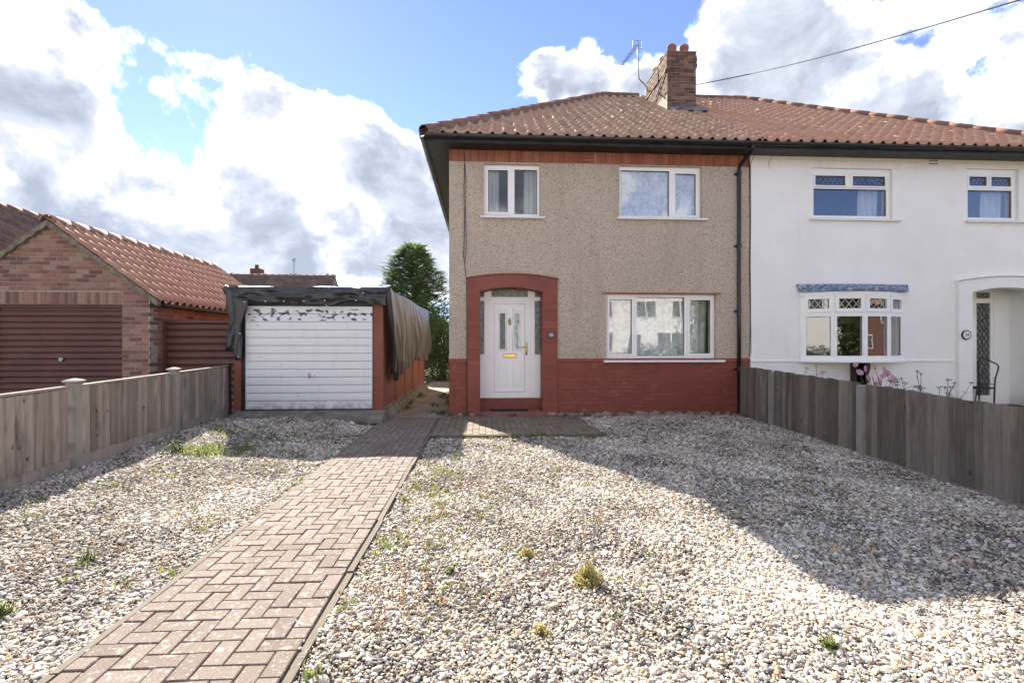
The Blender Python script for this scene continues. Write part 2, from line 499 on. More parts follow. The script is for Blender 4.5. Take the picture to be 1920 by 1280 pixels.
mat_wood('fence_light', [(0, (.12, .096, .078)), (.4, (.28, .232, .19)), (.75, (.43, .365, .305)), (1, (.56, .50, .43))])
mat_wood('fence_dark', [(0, (.050, .039, .031)), (.35, (.118, .096, .078)), (.7, (.22, .182, .15)), (1, (.36, .31, .262))])
mat_wood('fence_cap', [(0, (.22, .19, .155)), (1, (.46, .41, .34))])
surf('concrete', [(0, (.23, .21, .18)), (1, (.37, .345, .30))], .2, 8, 6, .9, .5, 70, .006, spots=[(4, .6, .75, (.15, .14, .11), .5)])
surf('old_concrete', [(0, (.12, .105, .085)), (.5, (.19, .17, .14)), (1, (.27, .245, .205))], 0, 4, 7, .95, .7, 50, .012, spots=[(11, .58, .68, (.07, .065, .05), .7), (45, .64, .70, (.40, .37, .33), .5)])
surf('alley_concrete', [(0, (.20, .17, .135)), (1, (.33, .29, .235))], 0, 2.4, 7, .95, .6, 40, .01, spots=[(5, .60, .72, (.12, .10, .075), .7), (1.7, .62, .72, (.10, .12, .05), .5)])
mat_paving('block_paving', [(0, (.105, .080, .066)), (.4, (.155, .120, .100)), (.75, (.195, .155, .131)), (1, (.15, .130, .114))], (.60, .56, .51))
mat_paving('brown_paving', [(0, (.13, .095, .068)), (.5, (.20, .155, .115)), (1, (.265, .205, .155))], (.36, .32, .27))
surf('joint_sand', [(0, (.11, .09, .066)), (1, (.20, .165, .12))], 0, 20, 5, .95, .5, 80, spots=[(4, .62, .7, (.07, .09, .03), .6)])
surf('edging_concrete', [(0, (.10, .085, .066)), (1, (.20, .172, .138))], .25, 12, 6, .92, .5, 70, .005, spots=[(6, .6, .7, (.19, .16, .11), .6)])
surf('gravel_soil', [(0, (.12, .105, .085)), (.5, (.22, .20, .165)), (1, (.36, .33, .29))], 0, 60, 6, .95, 1.0, 45, .02)
surf('earth', [(0, (.10, .095, .06)), (.5, (.15, .15, .085)), (1, (.24, .21, .14))], 0, 1.5, 7, .95, .6, 20, .02)
surf('asphalt', [(0, (.045, .045, .047)), (1, (.075, .075, .077))], 0, 30, 5, .9, .5, 90)
surf('red_tile_floor', [(0, (.20, .075, .058)), (1, (.30, .145, .12))], 0, 7, 5, .65, .2, 50)
surf('mat_black', [(0, (.012, .012, .014)), (1, (.035, .035, .04))], 0, 90, 4, .95, .8, 160)
surf('brown_wood', [(0, (.040, .016, .012)), (1, (.075, .030, .022))], 0, 9, 5, .5, .1, 50)
surf('terracotta', [(0, (.27, .10, .075)), (1, (.36, .15, .11))], .3, 7, 4, .8, .2, 60)
surf('bark', [(0, (.06, .042, .03)), (1, (.14, .10, .07))], 0, 12, 6, .95, .8, 40)


def mat_leaf(name, stops, transl=.3):
    m, T = newmat(name)
    at = T.n('ShaderNodeAttribute', _out=2, _props={'attribute_name': 'tint'})
    nz = T.noise(T.n('ShaderNodeNewGeometry'), 2.3, 3)
    col = T.ramp(T.math('ADD', T.math('MULTIPLY', at, .7), T.math('MULTIPLY', nz, .3)), stops)
    b = T.n('ShaderNodeBsdfPrincipled', Base_Color=col, Roughness=.6)
    tl = T.n('ShaderNodeBsdfTranslucent', Color=col)
    mx = T.t.nodes.new('ShaderNodeMixShader')
    mx.inputs[0].default_value = transl
    T.put(mx.inputs[1], b)
    T.put(mx.inputs[2], tl)
    o = T.t.nodes.new('ShaderNodeOutputMaterial')
    T.put(o.inputs[0], mx.outputs[0])


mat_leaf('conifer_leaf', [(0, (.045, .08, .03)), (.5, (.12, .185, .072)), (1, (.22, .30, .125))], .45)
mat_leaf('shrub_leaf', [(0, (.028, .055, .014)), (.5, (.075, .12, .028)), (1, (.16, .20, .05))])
mat_leaf('weed_leaf', [(0, (.08, .11, .025)), (.5, (.17, .22, .05)), (1, (.32, .33, .09))], .4)
mat_leaf('dry_leaf', [(0, (.20, .12, .07)), (1, (.42, .30, .19))], .3)
mat_leaf('yellow_moss', [(0, (.34, .31, .11)), (1, (.58, .50, .21))], .45)
mat_leaf('pink_petal', [(0, (.50, .20, .36)), (1, (.72, .46, .60))], .4)
mat_leaf('purple_petal', [(0, (.10, .05, .20)), (1, (.21, .11, .34))], .3)
plain('stem_green', (.09, .10, .045), .7, .3, 20)
plain('flower_eye', (.55, .38, .05), .7, .2, 20)


def mat_tarp():
    m, T = newmat('tarp_plastic')
    pos = T.n('ShaderNodeNewGeometry')
    nz = T.noise(T.vmath('MULTIPLY', pos, (6, 2.2, .7)), 3.0, 5, .6, .6)
    col = T.ramp(nz, [(.2, (.014, .014, .016)), (.8, (.040, .038, .037))])
    finish(T, col, T.math('MULTIPLY_ADD', nz, .25, .22), nz, .6, .03, .6)


def mat_tarp_film():
    """the same sheet where it hangs loose and is thin along the side, its sky-lit tone and folds painted into the colour"""
    m, T = newmat('tarp_film')
    pos = T.n('ShaderNodeNewGeometry')
    nz = T.noise(T.vmath('MULTIPLY', pos, (3, 4.5, .6)), 2.6, 6, .62, .8)
    fine = T.noise(T.vmath('MULTIPLY', pos, (3, 9, 1.0)), 5, 5, .62, .6)
    col = T.ramp(nz, [(.25, (.014, .0135, .013)), (.5, (.040, .037, .034)), (.75, (.105, .096, .086))])  # light and dark of the hanging folds, and the sky-lit paleness, painted in
    finish(T, col, .29, T.math('ADD', nz, T.math('MULTIPLY', fine, .5)), .8, .04, .5, Alpha=.93)


mat_tarp()
mat_tarp_film()

# ------------------------------------------------------------------ geometry helpers


class MB:
    """collects faces; build() links them as ONE mesh object"""
    def __init__(self):
        self.v, self.f, self.t = [], [], []
        self.tint = 0.0

    def face(self, *pts):
        b = len(self.v)
        self.v.extend([tuple(p) for p in pts])
        self.f.append(tuple(range(b, b + len(pts))))
        self.t.append(self.tint)

    def mesh(self, verts, faces):
        b = len(self.v)
        self.v.extend([tuple(p) for p in verts])
        for f in faces:
            self.f.append(tuple(b + i for i in f))
            self.t.append(self.tint)

    def box(self, x0, x1, y0, y1, z0, z1):
        vs = [(x0, y0, z0), (x1, y0, z0), (x1, y1, z0), (x0, y1, z0), (x0, y0, z1), (x1, y0, z1), (x1, y1, z1), (x0, y1, z1)]
        self.mesh(vs, [(0, 3, 2, 1), (4, 5, 6, 7), (0, 1, 5, 4), (1, 2, 6, 5), (2, 3, 7, 6), (3, 0, 4, 7)])

    def cbox(self, x0, x1, y0, y1, z0, z1, c):
        """box with its long edges chamfered on the -Y (front) face"""
        vs = [(x0, y1, z0), (x1, y1, z0), (x1, y1, z1), (x0, y1, z1), (x0, y0 + c, z0), (x1, y0 + c, z0), (x1, y0 + c, z1), (x0, y0 + c, z1),
              (x0 + c, y0, z0 + c), (x1 - c, y0, z0 + c), (x1 - c, y0, z1 - c), (x0 + c, y0, z1 - c)]
        self.mesh(vs, [(0, 3, 2, 1), (8, 9, 10, 11), (4, 5, 9, 8), (5, 6, 10, 9), (6, 7, 11, 10), (7, 4, 8, 11), (0, 1, 5, 4), (1, 2, 6, 5), (2, 3, 7, 6), (3, 0, 4, 7)])

    def slab(self, x0, x1, z0, z1, holes, y0, y1):
        """upright slab in XZ between y0 (front) and y1 with rectangular holes"""
        xs = sorted({x0, x1, *[h[0] for h in holes], *[h[1] for h in holes]})
        zs = sorted({z0, z1, *[h[2] for h in holes], *[h[3] for h in holes]})
        xs = [x for x in xs if x0 <= x <= x1]
        zs = [z for z in zs if z0 <= z <= z1]

        def solid(i, j):
            if i < 0 or j < 0 or i >= len(xs) - 1 or j >= len(zs) - 1:
                return False
            cx, cz = (xs[i] + xs[i + 1]) / 2, (zs[j] + zs[j + 1]) / 2
            return not any(h[0] < cx < h[1] and h[2] < cz < h[3] for h in holes)
        for i in range(len(xs) - 1):
            for j in range(len(zs) - 1):
                if not solid(i, j):
                    continue
                a, b, c, d = xs[i], xs[i + 1], zs[j], zs[j + 1]
                self.face((a, y0, c), (b, y0, c), (b, y0, d), (a, y0, d))
                self.face((b, y1, c), (a, y1, c), (a, y1, d), (b, y1, d))
                if not solid(i - 1, j):
                    self.face((a, y1, c), (a, y0, c), (a, y0, d), (a, y1, d))
                if not solid(i + 1, j):
                    self.face((b, y0, c), (b, y1, c), (b, y1, d), (b, y0, d))
                if not solid(i, j - 1):
                    self.face((a, y1, c), (b, y1, c), (b, y0, c), (a, y0, c))
                if not solid(i, j + 1):
                    self.face((a, y0, d), (b, y0, d), (b, y1, d), (a, y1, d))

    def prism_xz(self, pts, y0, y1):
        """polygon in XZ (anticlockwise seen from -Y) pushed from y0 to y1"""
        n = len(pts)
        self.face(*[(x, y0, z) for x, z in pts])
        self.face(*[(x, y1, z) for x, z in reversed(pts)])
        for i in range(n):
            (ax, az), (bx, bz) = pts[i], pts[(i + 1) % n]
            self.face((ax, y0, az), (ax, y1, az), (bx, y1, bz), (bx, y0, bz))

    def loft(self, rings, closed=True, cap=False):
        n = len(rings[0])
        b = len(self.v)
        for r in rings:
            self.v.extend([tuple(p) for p in r])
        m = n if closed else n - 1
        for i in range(len(rings) - 1):
            for j in range(m):
                k = (j + 1) % n
                self.f.append((b + i * n + j, b + i * n + k, b + (i + 1) * n + k, b + (i + 1) * n + j))
                self.t.append(self.tint)
        if cap:
            self.f.append(tuple(b + j for j in reversed(range(n))))
            self.t.append(self.tint)
            self.f.append(tuple(b + (len(rings) - 1) * n + j for j in range(n)))
            self.t.append(self.tint)

    def tube(self, pts, r, seg=6, cap=True):
        pts = [Vector(p) for p in pts]
        rs = r if isinstance(r, (list, tuple)) else [r] * len(pts)
        rings = []
        for i, p in enumerate(pts):
            t = (pts[min(i + 1, len(pts) - 1)] - pts[max(i - 1, 0)]).normalized()
            a = Vector((0, 0, 1)) if abs(t.z) < .9 else Vector((1, 0, 0))
            u = t.cross(a).normalized()
            w = t.cross(u).normalized()
            rings.append([p + (u * math.cos(q) + w * math.sin(q)) * rs[i] for q in [2 * math.pi * k / seg for k in range(seg)]])
        self.loft(rings, True, cap)

    def obox(self, c, ax, ay, az):
        c, ax, ay, az = Vector(c), Vector(ax), Vector(ay), Vector(az)
        vs = [c + sx * ax + sy * ay + sz * az for sz in (-1, 1) for sx, sy in ((-1, -1), (1, -1), (1, 1), (-1, 1))]
        self.mesh(vs, [(0, 3, 2, 1), (4, 5, 6, 7), (0, 1, 5, 4), (1, 2, 6, 5), (2, 3, 7, 6), (3, 0, 4, 7)])

    def data(self, name, mat, smooth=False):
        me = bpy.data.meshes.new(name)
        me.from_pydata(self.v, [], self.f)
        if any(self.t):
            a = me.attributes.new('tint', 'FLOAT', 'FACE')
            a.data.foreach_set('value', self.t)
        if smooth:
            me.polygons.foreach_set('use_smooth', [True] * len(me.polygons))
        if mat:
            me.materials.append(MATS[mat])
        me.update()
        return me

    def build(self, name, mat, parent=None, smooth=False):
        return link(name, self.data(name, mat, smooth), parent)


def link(name, data, parent=None, mw=None):
    o = bpy.data.objects.new(name, data)
    COL.objects.link(o)
    if parent is not None:
        o.parent = parent
        off = parent.get('_w', None)
        w = Vector(off) if off is not None else Vector((0, 0, 0))
        o['_w'] = tuple(w)
        o.matrix_parent_inverse = Matrix.Translation(-w)
        # parts are modelled in place, so their own origin stays at the scene origin
        if '_part' in parent.keys():
            o.matrix_parent_inverse = Matrix.Identity(4)
        o['_part'] = 1
    if mw is not None:
        o.matrix_basis = mw
    return o


def tag(o, label, cat, group=None, kind=None):
    if label:
        o['label'] = label
    if cat:
        o['category'] = cat
    if group:
        o['group'] = group
    if kind:
        o['kind'] = kind
    return o


def thing(name, loc, label, cat, group=None):
    o = bpy.data.objects.new(name, None)
    COL.objects.link(o)
    o.location = loc
    o.empty_display_size = .2
    o['_w'] = tuple(loc)
    return tag(o, label, cat, group)


def structure(name, mb, mat, smooth=False):
    return tag(mb.build(name, mat, None, smooth), None, None, None, 'structure')


def box_part(name, mat, parent, *b):
    m = MB()
    m.box(*b)
    return m.build(name, mat, parent)


def at(x, y, z, rz=0.0, s=(1, 1, 1)):
    return Matrix.Translation((x, y, z)) @ Matrix.Rotation(rz, 4, 'Z') @ Matrix.Diagonal((*s, 1))


# ------------------------------------------------------------------ ground
PATH_X0, PATH_X1 = -1.80, -0.84
CROSS = (-0.84, 1.86, 7.70, 9.80)


def sstep(x, a, b):
    t = min(1, max(0, (x - a) / (b - a)))
    return t * t * (3 - 2 * t)


def zg(x, y):
    z = 0.10 * sstep(-x, 2.0, 4.1)
    z += 0.055 * sstep(y, 6.5, 8.9) * sstep(-x, 1.7, 2.6)
    z += 0.012 * math.sin(x * 2.3 + y * .6) * math.sin(y * 1.7 - x * .5) + .006 * math.sin(x * 6.1 - y * 2.2) + .011 * math.sin(x * 2.2 + y * 6.4 + 1.1 * math.sin(x * 1.3)) * (1 if -1.9 > x or x > -.7 else 0)
    z -= 0.012
    return z


m = MB()
m.face((-700, -700, -.09), (700, -700, -.09), (700, 700, -.09), (-700, 700, -.09))
structure('ground', m, 'earth')
m = MB()
m.face((-60, -9.5, -.07), (60, -9.5, -.07), (60, -3.2, -.07), (-60, -3.2, -.07))
structure('road', m, 'asphalt')
m = MB()
m.box(-60, 60, -3.2, -1.6, -.08, .03)
structure('pavement', m, 'concrete')

# gravel bed: one height field
m = MB()
gx = np.arange(-4.9, 5.35, .125)
gy = np.arange(-1.5, 9.90, .125)
vs = [(x, y, zg(x, y) - .012) for y in gy for x in gx]
nx = len(gx)
fs = [(j * nx + i, j * nx + i + 1, (j + 1) * nx + i + 1, (j + 1) * nx + i) for j in range(len(gy) - 1) for i in range(nx - 1)
      if not (PATH_X0 - .02 < gx[i] and gx[i + 1] < PATH_X1 + .02)]
m.mesh(vs, fs)
structure('gravel_bed', m, 'gravel_soil', True)
m = MB()
m.box(-15, -4.7, 0.5, 9.2, -.08, .06)
structure('neighbour_drive', m, 'concrete')
m = MB()
m.box(5.2, 16, -1, 9.8, -.08, .02)
structure('neighbour_garden', m, 'earth')
# concrete alley between garage and house, with joints
m = MB()
yy = 9.60
random.seed(5)
while yy < 21.5:
    y2 = yy + 1.15
    m.box(-1.86, -.62 if yy < 17 else 3.0, yy + .008, y2 - .008, -.05, .012 + .008 * random.random())
    yy = y2
structure('alley', m, 'alley_concrete')


def make_gravel():
    pts = []
    dens = ((1.3, 3.2, .0108), (3.2, 5.0, .0128), (5.0, 7.2, .0165), (7.2, 9.82, .0205))
    for y0, y1, sp in dens:
        xl = max(-4.55, -(y1 * 1.08 + 1.0))
        xr = min(5.15, y1 * 1.15 + 1.0)
        xs = np.arange(xl, xr, sp)
        ys = np.arange(y0, y1, sp)
        X, Y = np.meshgrid(xs, ys)
        X = (X + RNG.uniform(-.6, .6, X.shape) * sp).ravel()
        Y = (Y + RNG.uniform(-.6, .6, Y.shape) * sp).ravel()
        keep = ~((X > PATH_X0 - .040 + .02 * np.sin(Y * 5.1) * np.sin(Y * 1.7)) & (X < PATH_X1 + .040 + .02 * np.sin(Y * 4.3 + 1)))
        keep &= ~((X > CROSS[0]) & (X < CROSS[1] + .02 - (Y - 8.7) * .03) & (Y > CROSS[2] - .05))
        keep &= ~((X > -4.6) & (X < -1.74) & (Y > 8.93 + .12 * np.sin(X * 7)))
        keep &= X > (-4.14 - .073 * (Y - 3.0)) + .03
        keep &= X < 5.13 - .074 * np.maximum(0, 9.7 - Y) - .02
        # thin patches where soil and fines show
        thin = np.sin(X * 2.1 + 1.2 * np.sin(Y * 1.3)) * np.sin(Y * 2.7 + 1.5 * np.sin(X * 1.1)) + .5 * np.sin(X * 7.3 + Y * 3.1)
        keep &= RNG.random(X.shape) > np.clip((thin - .55) * .8, 0, .55)
        X, Y = X[keep], Y[keep]
        s = np.clip(RNG.lognormal(math.log(.0063), .45, X.shape), .0035, .022) * (1.0 if y0 < 4 else 1.1 if y0 < 6 else 1.3)
        pts.append(np.stack([X, Y, s], 1))
    # loose stones kicked on to the path
    k = 240
    X = np.where(RNG.random(k) < .5, PATH_X0 + np.abs(RNG.normal(0, .07, k)), PATH_X1 - np.abs(RNG.normal(0, .07, k)))
    pts_path = np.stack([X, RNG.uniform(1.5, 7.6, k), RNG.uniform(.005, .011, k)], 1)
    P = np.concatenate(pts)
    n = len(P)
    Z = np.array([zg(x, y) for x, y in P[:, :2]]) + RNG.uniform(-.004, .010, n)
    co = np.concatenate([np.stack([P[:, 0], P[:, 1], Z], 1), np.stack([pts_path[:, 0], pts_path[:, 1], np.full(k, .016)], 1)])
    sc = np.concatenate([P[:, 2], pts_path[:, 2]])
    n = len(co)
    me = bpy.data.meshes.new('gravel')
    me.vertices.add(n)
    me.vertices.foreach_set('co', co.astype(np.float32).ravel())
    a = me.attributes.new('size', 'FLOAT_VECTOR', 'POINT')
    S = np.stack([sc * RNG.uniform(.95, 1.55, n), sc * RNG.uniform(.75, 1.1, n), sc * RNG.uniform(.42, .75, n)], 1)
    a.data.foreach_set('vector', S.astype(np.float32).ravel())
    a = me.attributes.new('turn', 'FLOAT_VECTOR', 'POINT')
    Q = np.stack([RNG.normal(0, .35, n), RNG.normal(0, .35, n), RNG.uniform(0, 6.28, n)], 1)
    a.data.foreach_set('vector', Q.astype(np.float32).ravel())
    a = me.attributes.new('shade', 'FLOAT', 'POINT')
    gxx, gyy = co[:, 0], co[:, 1]
    cl = .05 * np.sin(gxx * 1.1 + 2) * np.sin(gyy * 1.5 + gxx)
    for fa, fb_, ph_, am in ((2.3, 1.1, .3, .06), (-1.7, 3.1, 1.9, .06), (4.1, 2.9, 4.0, .05), (6.3, -3.7, 2.2, .05), (9.1, 6.2, 5.5, .04)):
        cl = cl + am * np.sin(gxx * fa + gyy * fb_ + ph_ + 1.3 * np.sin(gyy * .9 + gxx * .4))
    cl = cl - .06
    a.data.foreach_set('value', np.clip(RNG.beta(1.4, 1.3, n) + cl, 0, 1).astype(np.float32))
    me.update()
    o = bpy.data.objects.new('gravel', me)
    COL.objects.link(o)
    tag(o, 'pale mixed flint gravel covering the front drive', None, None, 'stuff')
    ng = bpy.data.node_groups.new('scatter_stones', 'GeometryNodeTree')
    ng.interface.new_socket('Geometry', in_out='INPUT', socket_type='NodeSocketGeometry')
    ng.interface.new_socket('Geometry', in_out='OUTPUT', socket_type='NodeSocketGeometry')
    N = ng.nodes
    L = ng.links.new
    gi, go = N.new('NodeGroupInput'), N.new('NodeGroupOutput')
    join = N.new('GeometryNodeJoinGeometry')
    for k in range(5):
        ico = N.new('GeometryNodeMeshIcoSphere')
        ico.inputs['Subdivisions'].default_value = 2 if k < 5 else 1
        sp = N.new('GeometryNodeSetPosition')
        nz = N.new('ShaderNodeTexNoise')
        nz.noise_dimensions = '4D'
        nz.inputs['W'].default_value = k * 3.7 + .4
        nz.inputs['Scale'].default_value = 1.1
        nz.inputs['Detail'].default_value = 1.0
        sub = N.new('ShaderNodeVectorMath')
        sub.operation = 'SUBTRACT'
        sub.inputs[1].default_value = (.5, .5, .5)
        scl = N.new('ShaderNodeVectorMath')
        scl.operation = 'SCALE'
        scl.inputs['Scale'].default_value = 1.5
        L(nz.outputs['Color'], sub.inputs[0])
        L(sub.outputs[0], scl.inputs[0])
        L(scl.outputs[0], sp.inputs['Offset'])
        L(ico.outputs['Mesh'], sp.inputs['Geometry'])
        sm = N.new('GeometryNodeSetMaterial')
        sm.inputs['Material'].default_value = MATS['gravel_stone']
        L(sp.outputs[0], sm.inputs[0])
        g2i = N.new('GeometryNodeGeometryToInstance')
        L(sm.outputs[0], g2i.inputs[0])
        L(g2i.outputs[0], join.inputs[0])
    iop = N.new('GeometryNodeInstanceOnPoints')
    L(gi.outputs[0], iop.inputs['Points'])
    L(join.outputs[0], iop.inputs['Instance'])
    iop.inputs['Pick Instance'].default_value = True
    for nm, sock in (('turn', 'Rotation'), ('size', 'Scale')):
        na = N.new('GeometryNodeInputNamedAttribute')
        na.data_type = 'FLOAT_VECTOR'
        na.inputs['Name'].default_value = nm
        L(na.outputs[0], iop.inputs[sock])
    sna = N.new('GeometryNodeStoreNamedAttribute')
    sna.domain = 'INSTANCE'
    sna.data_type = 'FLOAT'
    sna.inputs['Name'].default_value = 'tint'
    na = N.new('GeometryNodeInputNamedAttribute')
    na.data_type = 'FLOAT'
    na.inputs['Name'].default_value = 'shade'
    L(iop.outputs[0], sna.inputs['Geometry'])
    L(na.outputs[0], sna.inputs['Value'])
    L(sna.outputs[0], go.inputs[0])
    md = o.modifiers.new('stones', 'NODES')
    md.node_group = ng
    print('gravel stones', n)


make_gravel()


# ------------------------------------------------------------------ block paved path
def block_mesh(lx, ly, h=.06, c=.0045):
    m = MB()
    x0, x1, y0, y1 = .0022, lx - .0022, .0022, ly - .0022
    vs = [(x0, y0, -h), (x1, y0, -h), (x1, y1, -h), (x0, y1, -h), (x0, y0, -c), (x1, y0, -c), (x1, y1, -c), (x0, y1, -c),
          (x0 + c, y0 + c, 0), (x1 - c, y0 + c, 0), (x1 - c, y1 - c, 0), (x0 + c, y1 - c, 0)]
    m.mesh(vs, [(8, 9, 10, 11), (4, 5, 9, 8), (5, 6, 10, 9), (6, 7, 11, 10), (7, 4, 8, 11), (0, 1, 5, 4), (1, 2, 6, 5), (2, 3, 7, 6), (3, 0, 4, 7)])
    return m


def make_path():
    m = MB()
    m.face((PATH_X0, -1.5, .004), (PATH_X1, -1.5, .004), (PATH_X1, 9.62, .004), (PATH_X0, 9.62, .004))
    path = structure('path', m, 'joint_sand')
    path['label'] = 'herringbone block paved path from the street to the house'
    U = .0955
    W = 10                                       # units across
    pieces = []
    for j in range(-30, 86):
        for i in range(-1, W + 1):
            k = (i - j) % 4
            if k == 0:
                a, b, c, d = i, i + 2, j, j + 1
            elif k == 3:
                a, b, c, d = i, i + 1, j, j + 2
            else:
                continue
            a, b = max(a, 0), min(b, W)
            if b <= a:
                continue
            pieces.append((PATH_X0 + .0025 + a * U, 1.6 + c * U, (b - a), (d - c)))
    pieces = [p for p in pieces if p[1] > -1.4 and p[1] < 9.55]
    vis = sorted([p for p in pieces if p[1] > 1.75], key=lambda p: p[1])
    single, rest = vis[:300], vis[300:] + [p for p in pieces if p[1] <= 1.75]
    cache = {}
    random.seed(3)
    for (x, y, a, b) in single:
        if (a, b) not in cache:
            cache[(a, b)] = block_mesh(a * U, b * U).data('paving_block', 'block_paving')
        o = link('paving_block', cache[(a, b)], path, Matrix.Translation((x, y, .022 + random.uniform(-.003, .003))) @ Matrix.Rotation(random.gauss(0, .008), 4, 'X') @ Matrix.Rotation(random.gauss(0, .008), 4, 'Y') @ Matrix.Rotation(random.gauss(0, .006), 4, 'Z'))
    m = MB()
    for (x, y, a, b) in rest:
        m.tint = random.uniform(.01, .99)
        bm_ = block_mesh(a * U, b * U)
        dz = .022 + random.uniform(-.003, .003)
        m.mesh([(vx + x, vy + y, vz + dz) for vx, vy, vz in bm_.v], bm_.f)
    o = m.build('far_paving_blocks', 'block_paving', path)
    o['kind'] = 'stuff'
    # edging stones on both sides
    e = MB()
    e.box(-.019, .019, 0, .908, -.08, 0)
    ed = e.data('edging_stone', 'edging_concrete')
    for side, x in ((0, PATH_X0 - .022), (1, PATH_X1 + .020)):
        y = -1.4
        while y < (9.3 if side == 0 else 7.7):
            sy = 1.0 if side == 0 or y + .915 < 7.70 else max(.12, (7.68 - y) / .915)
            link('edging_stone', ed, path, Matrix.Translation((x + random.uniform(-.004, .004), y, .014 + random.uniform(-.007, .006))) @ Matrix.Rotation(random.gauss(0, .007), 4, 'Z') @ Matrix.Rotation(random.gauss(0, .03), 4, 'Y') @ Matrix.Diagonal((1, sy, 1, 1)))
            y += .915
    # paving in front of the house door
    m = MB()
    m.face((CROSS[0] + .001, CROSS[2], .003), (CROSS[1], CROSS[2], .003), (CROSS[1] - .06, CROSS[3], .003), (CROSS[0] + .001, CROSS[3], .003))
    cp = structure('door_paving', m, 'joint_sand')
    cache2 = {}
    y = CROSS[2] + .06
    r = 0
    while y < CROSS[3]:
        x = CROSS[0] + .06
        while x < CROSS[1] - .05:
            bw, bl = round(min(.1035, CROSS[1] - .02 - x), 4), round(min(.207, CROSS[3] - y), 4)
            if (bw, bl) not in cache2:
                cache2[(bw, bl)] = block_mesh(bw, bl).data('paving_block', 'brown_paving')
            dz = .018 + random.uniform(-.004, .004) + .012 * math.sin(x * 1.3 + y)
            link('paving_block', cache2[(bw, bl)], cp, Matrix.Translation((x, y, dz)) @ Matrix.Rotation(random.gauss(0, .008), 4, 'X') @ Matrix.Rotation(random.gauss(0, .01), 4, 'Y'))
            x += .1035
        y += .207
        r += 1
    m = MB()
    m.box(CROSS[0] + .058, CROSS[1] + .03, CROSS[2] - .01, CROSS[2] + .045, -.05, .027)
    m.build('edging_stone', 'edging_concrete', cp)


make_path()

# ------------------------------------------------------------------ pantile roofs


def pantile(w, L, amp=.054, t=.030, seg=8):
    m = MB()
    prof = []
    n = seg + 3
    for i in range(n + 1):
        x = i / n * (w + .035)
        t_ = (x / w) % 1.0
        if t_ < .58:                      # the roll
            z = amp * .5 * (1 - math.cos(2 * math.pi * t_ / .58))
        else:                             # the broad shallow pan
            z = -.007 * math.sin(math.pi * (t_ - .58) / .42)
        prof.append((x, z))
    up, lo, un = [], [], []
    for x, z in prof:
        un.append((x, 0, z + .016 - t))
        lo.append((x, 0, z + .016))
        up.append((x, L, z - .001))
    m.loft([un, lo, up], False)
    return m


def slope_frame(org, ux, uy):
    ux, uy = Vector(ux).normalized(), Vector(uy).normalized()
    un = ux.cross(uy)
    M = Matrix((ux, uy, un)).transposed().to_4x4()
    M.translation = Vector(org)
    return M


def tile_roof(parent, frame, width, slope, w, gauge, inside, clips, mat, limit, score, bond=False, jit=.007, seg=8, name='tile'):
    """tiles over a slope; clips = list of (point, outward normal) planes in world space that cut the edge tiles"""
    base = pantile(w, gauge * 1.28, seg=seg)
    shared = base.data(name, mat, True)
    spots = []
    nrow = int(math.ceil(slope / gauge))
    ncol = int(math.ceil(width / w))
    for r in range(nrow):
        for c in range(-1, ncol + 1):
            x = c * w + (w / 2 if bond and r % 2 else 0)
            y = r * gauge
            spots.append((x, y))
    out = []
    for (x, y) in spots:
        pts = [frame @ Vector((x + a, y + b, 0)) for a in (0, w) for b in (0, min(gauge, max(.05, slope - y)))]
        # cut state against every clip plane
        cut, gone = [], False
        for (p, n) in clips:
            ds = [(q - p).dot(n) for q in pts]
            if min(ds) > -.02:
                gone = True
                break
            if max(ds) > 0:
                cut.append((p, n))
        if gone:
            continue
        out.append((x, y, cut))
    out.sort(key=lambda s: score(frame @ Vector((s[0] + w / 2, s[1], 0))))
    rest = MB()
    for idx, (x, y, cut) in enumerate(out):
        M = frame @ Matrix.Translation((x + random.uniform(-jit, jit), y + random.uniform(-jit, jit), random.uniform(0, jit))) @ Matrix.Rotation(random.gauss(0, .010), 4, "Z")
        if not cut and idx < limit:
            link(name, shared, parent, M)
            continue
        if not cut:
            rest.tint = random.uniform(.01, .99)
            rest.mesh([M @ Vector(v) for v in base.v], base.f)
            continue
        bm = bmesh.new()
        bv = [bm.verts.new(M @ Vector(v)) for v in base.v]
        for f in base.f:
            bm.faces.new([bv[i] for i in f])
        for p, n in cut:
            bmesh.ops.bisect_plane(bm, geom=bm.verts[:] + bm.edges[:] + bm.faces[:], plane_co=p, plane_no=n, clear_outer=True)
        bm.verts.index_update()
        if idx < limit and len(bm.faces):
            me = bpy.data.meshes.new(name)
            bm.to_mesh(me)
            me.materials.append(MATS[mat])
            me.polygons.foreach_set('use_smooth', [True] * len(me.polygons))
            link(name, me, parent)
        else:
            rest.tint = random.uniform(.01, .99)
            rest.mesh([v.co.copy() for v in bm.verts], [[v.index for v in f.verts] for f in bm.faces])
        bm.free()
    if rest.f:
        o = rest.build('far_tiles', mat, parent, True)
        o['kind'] = 'stuff'


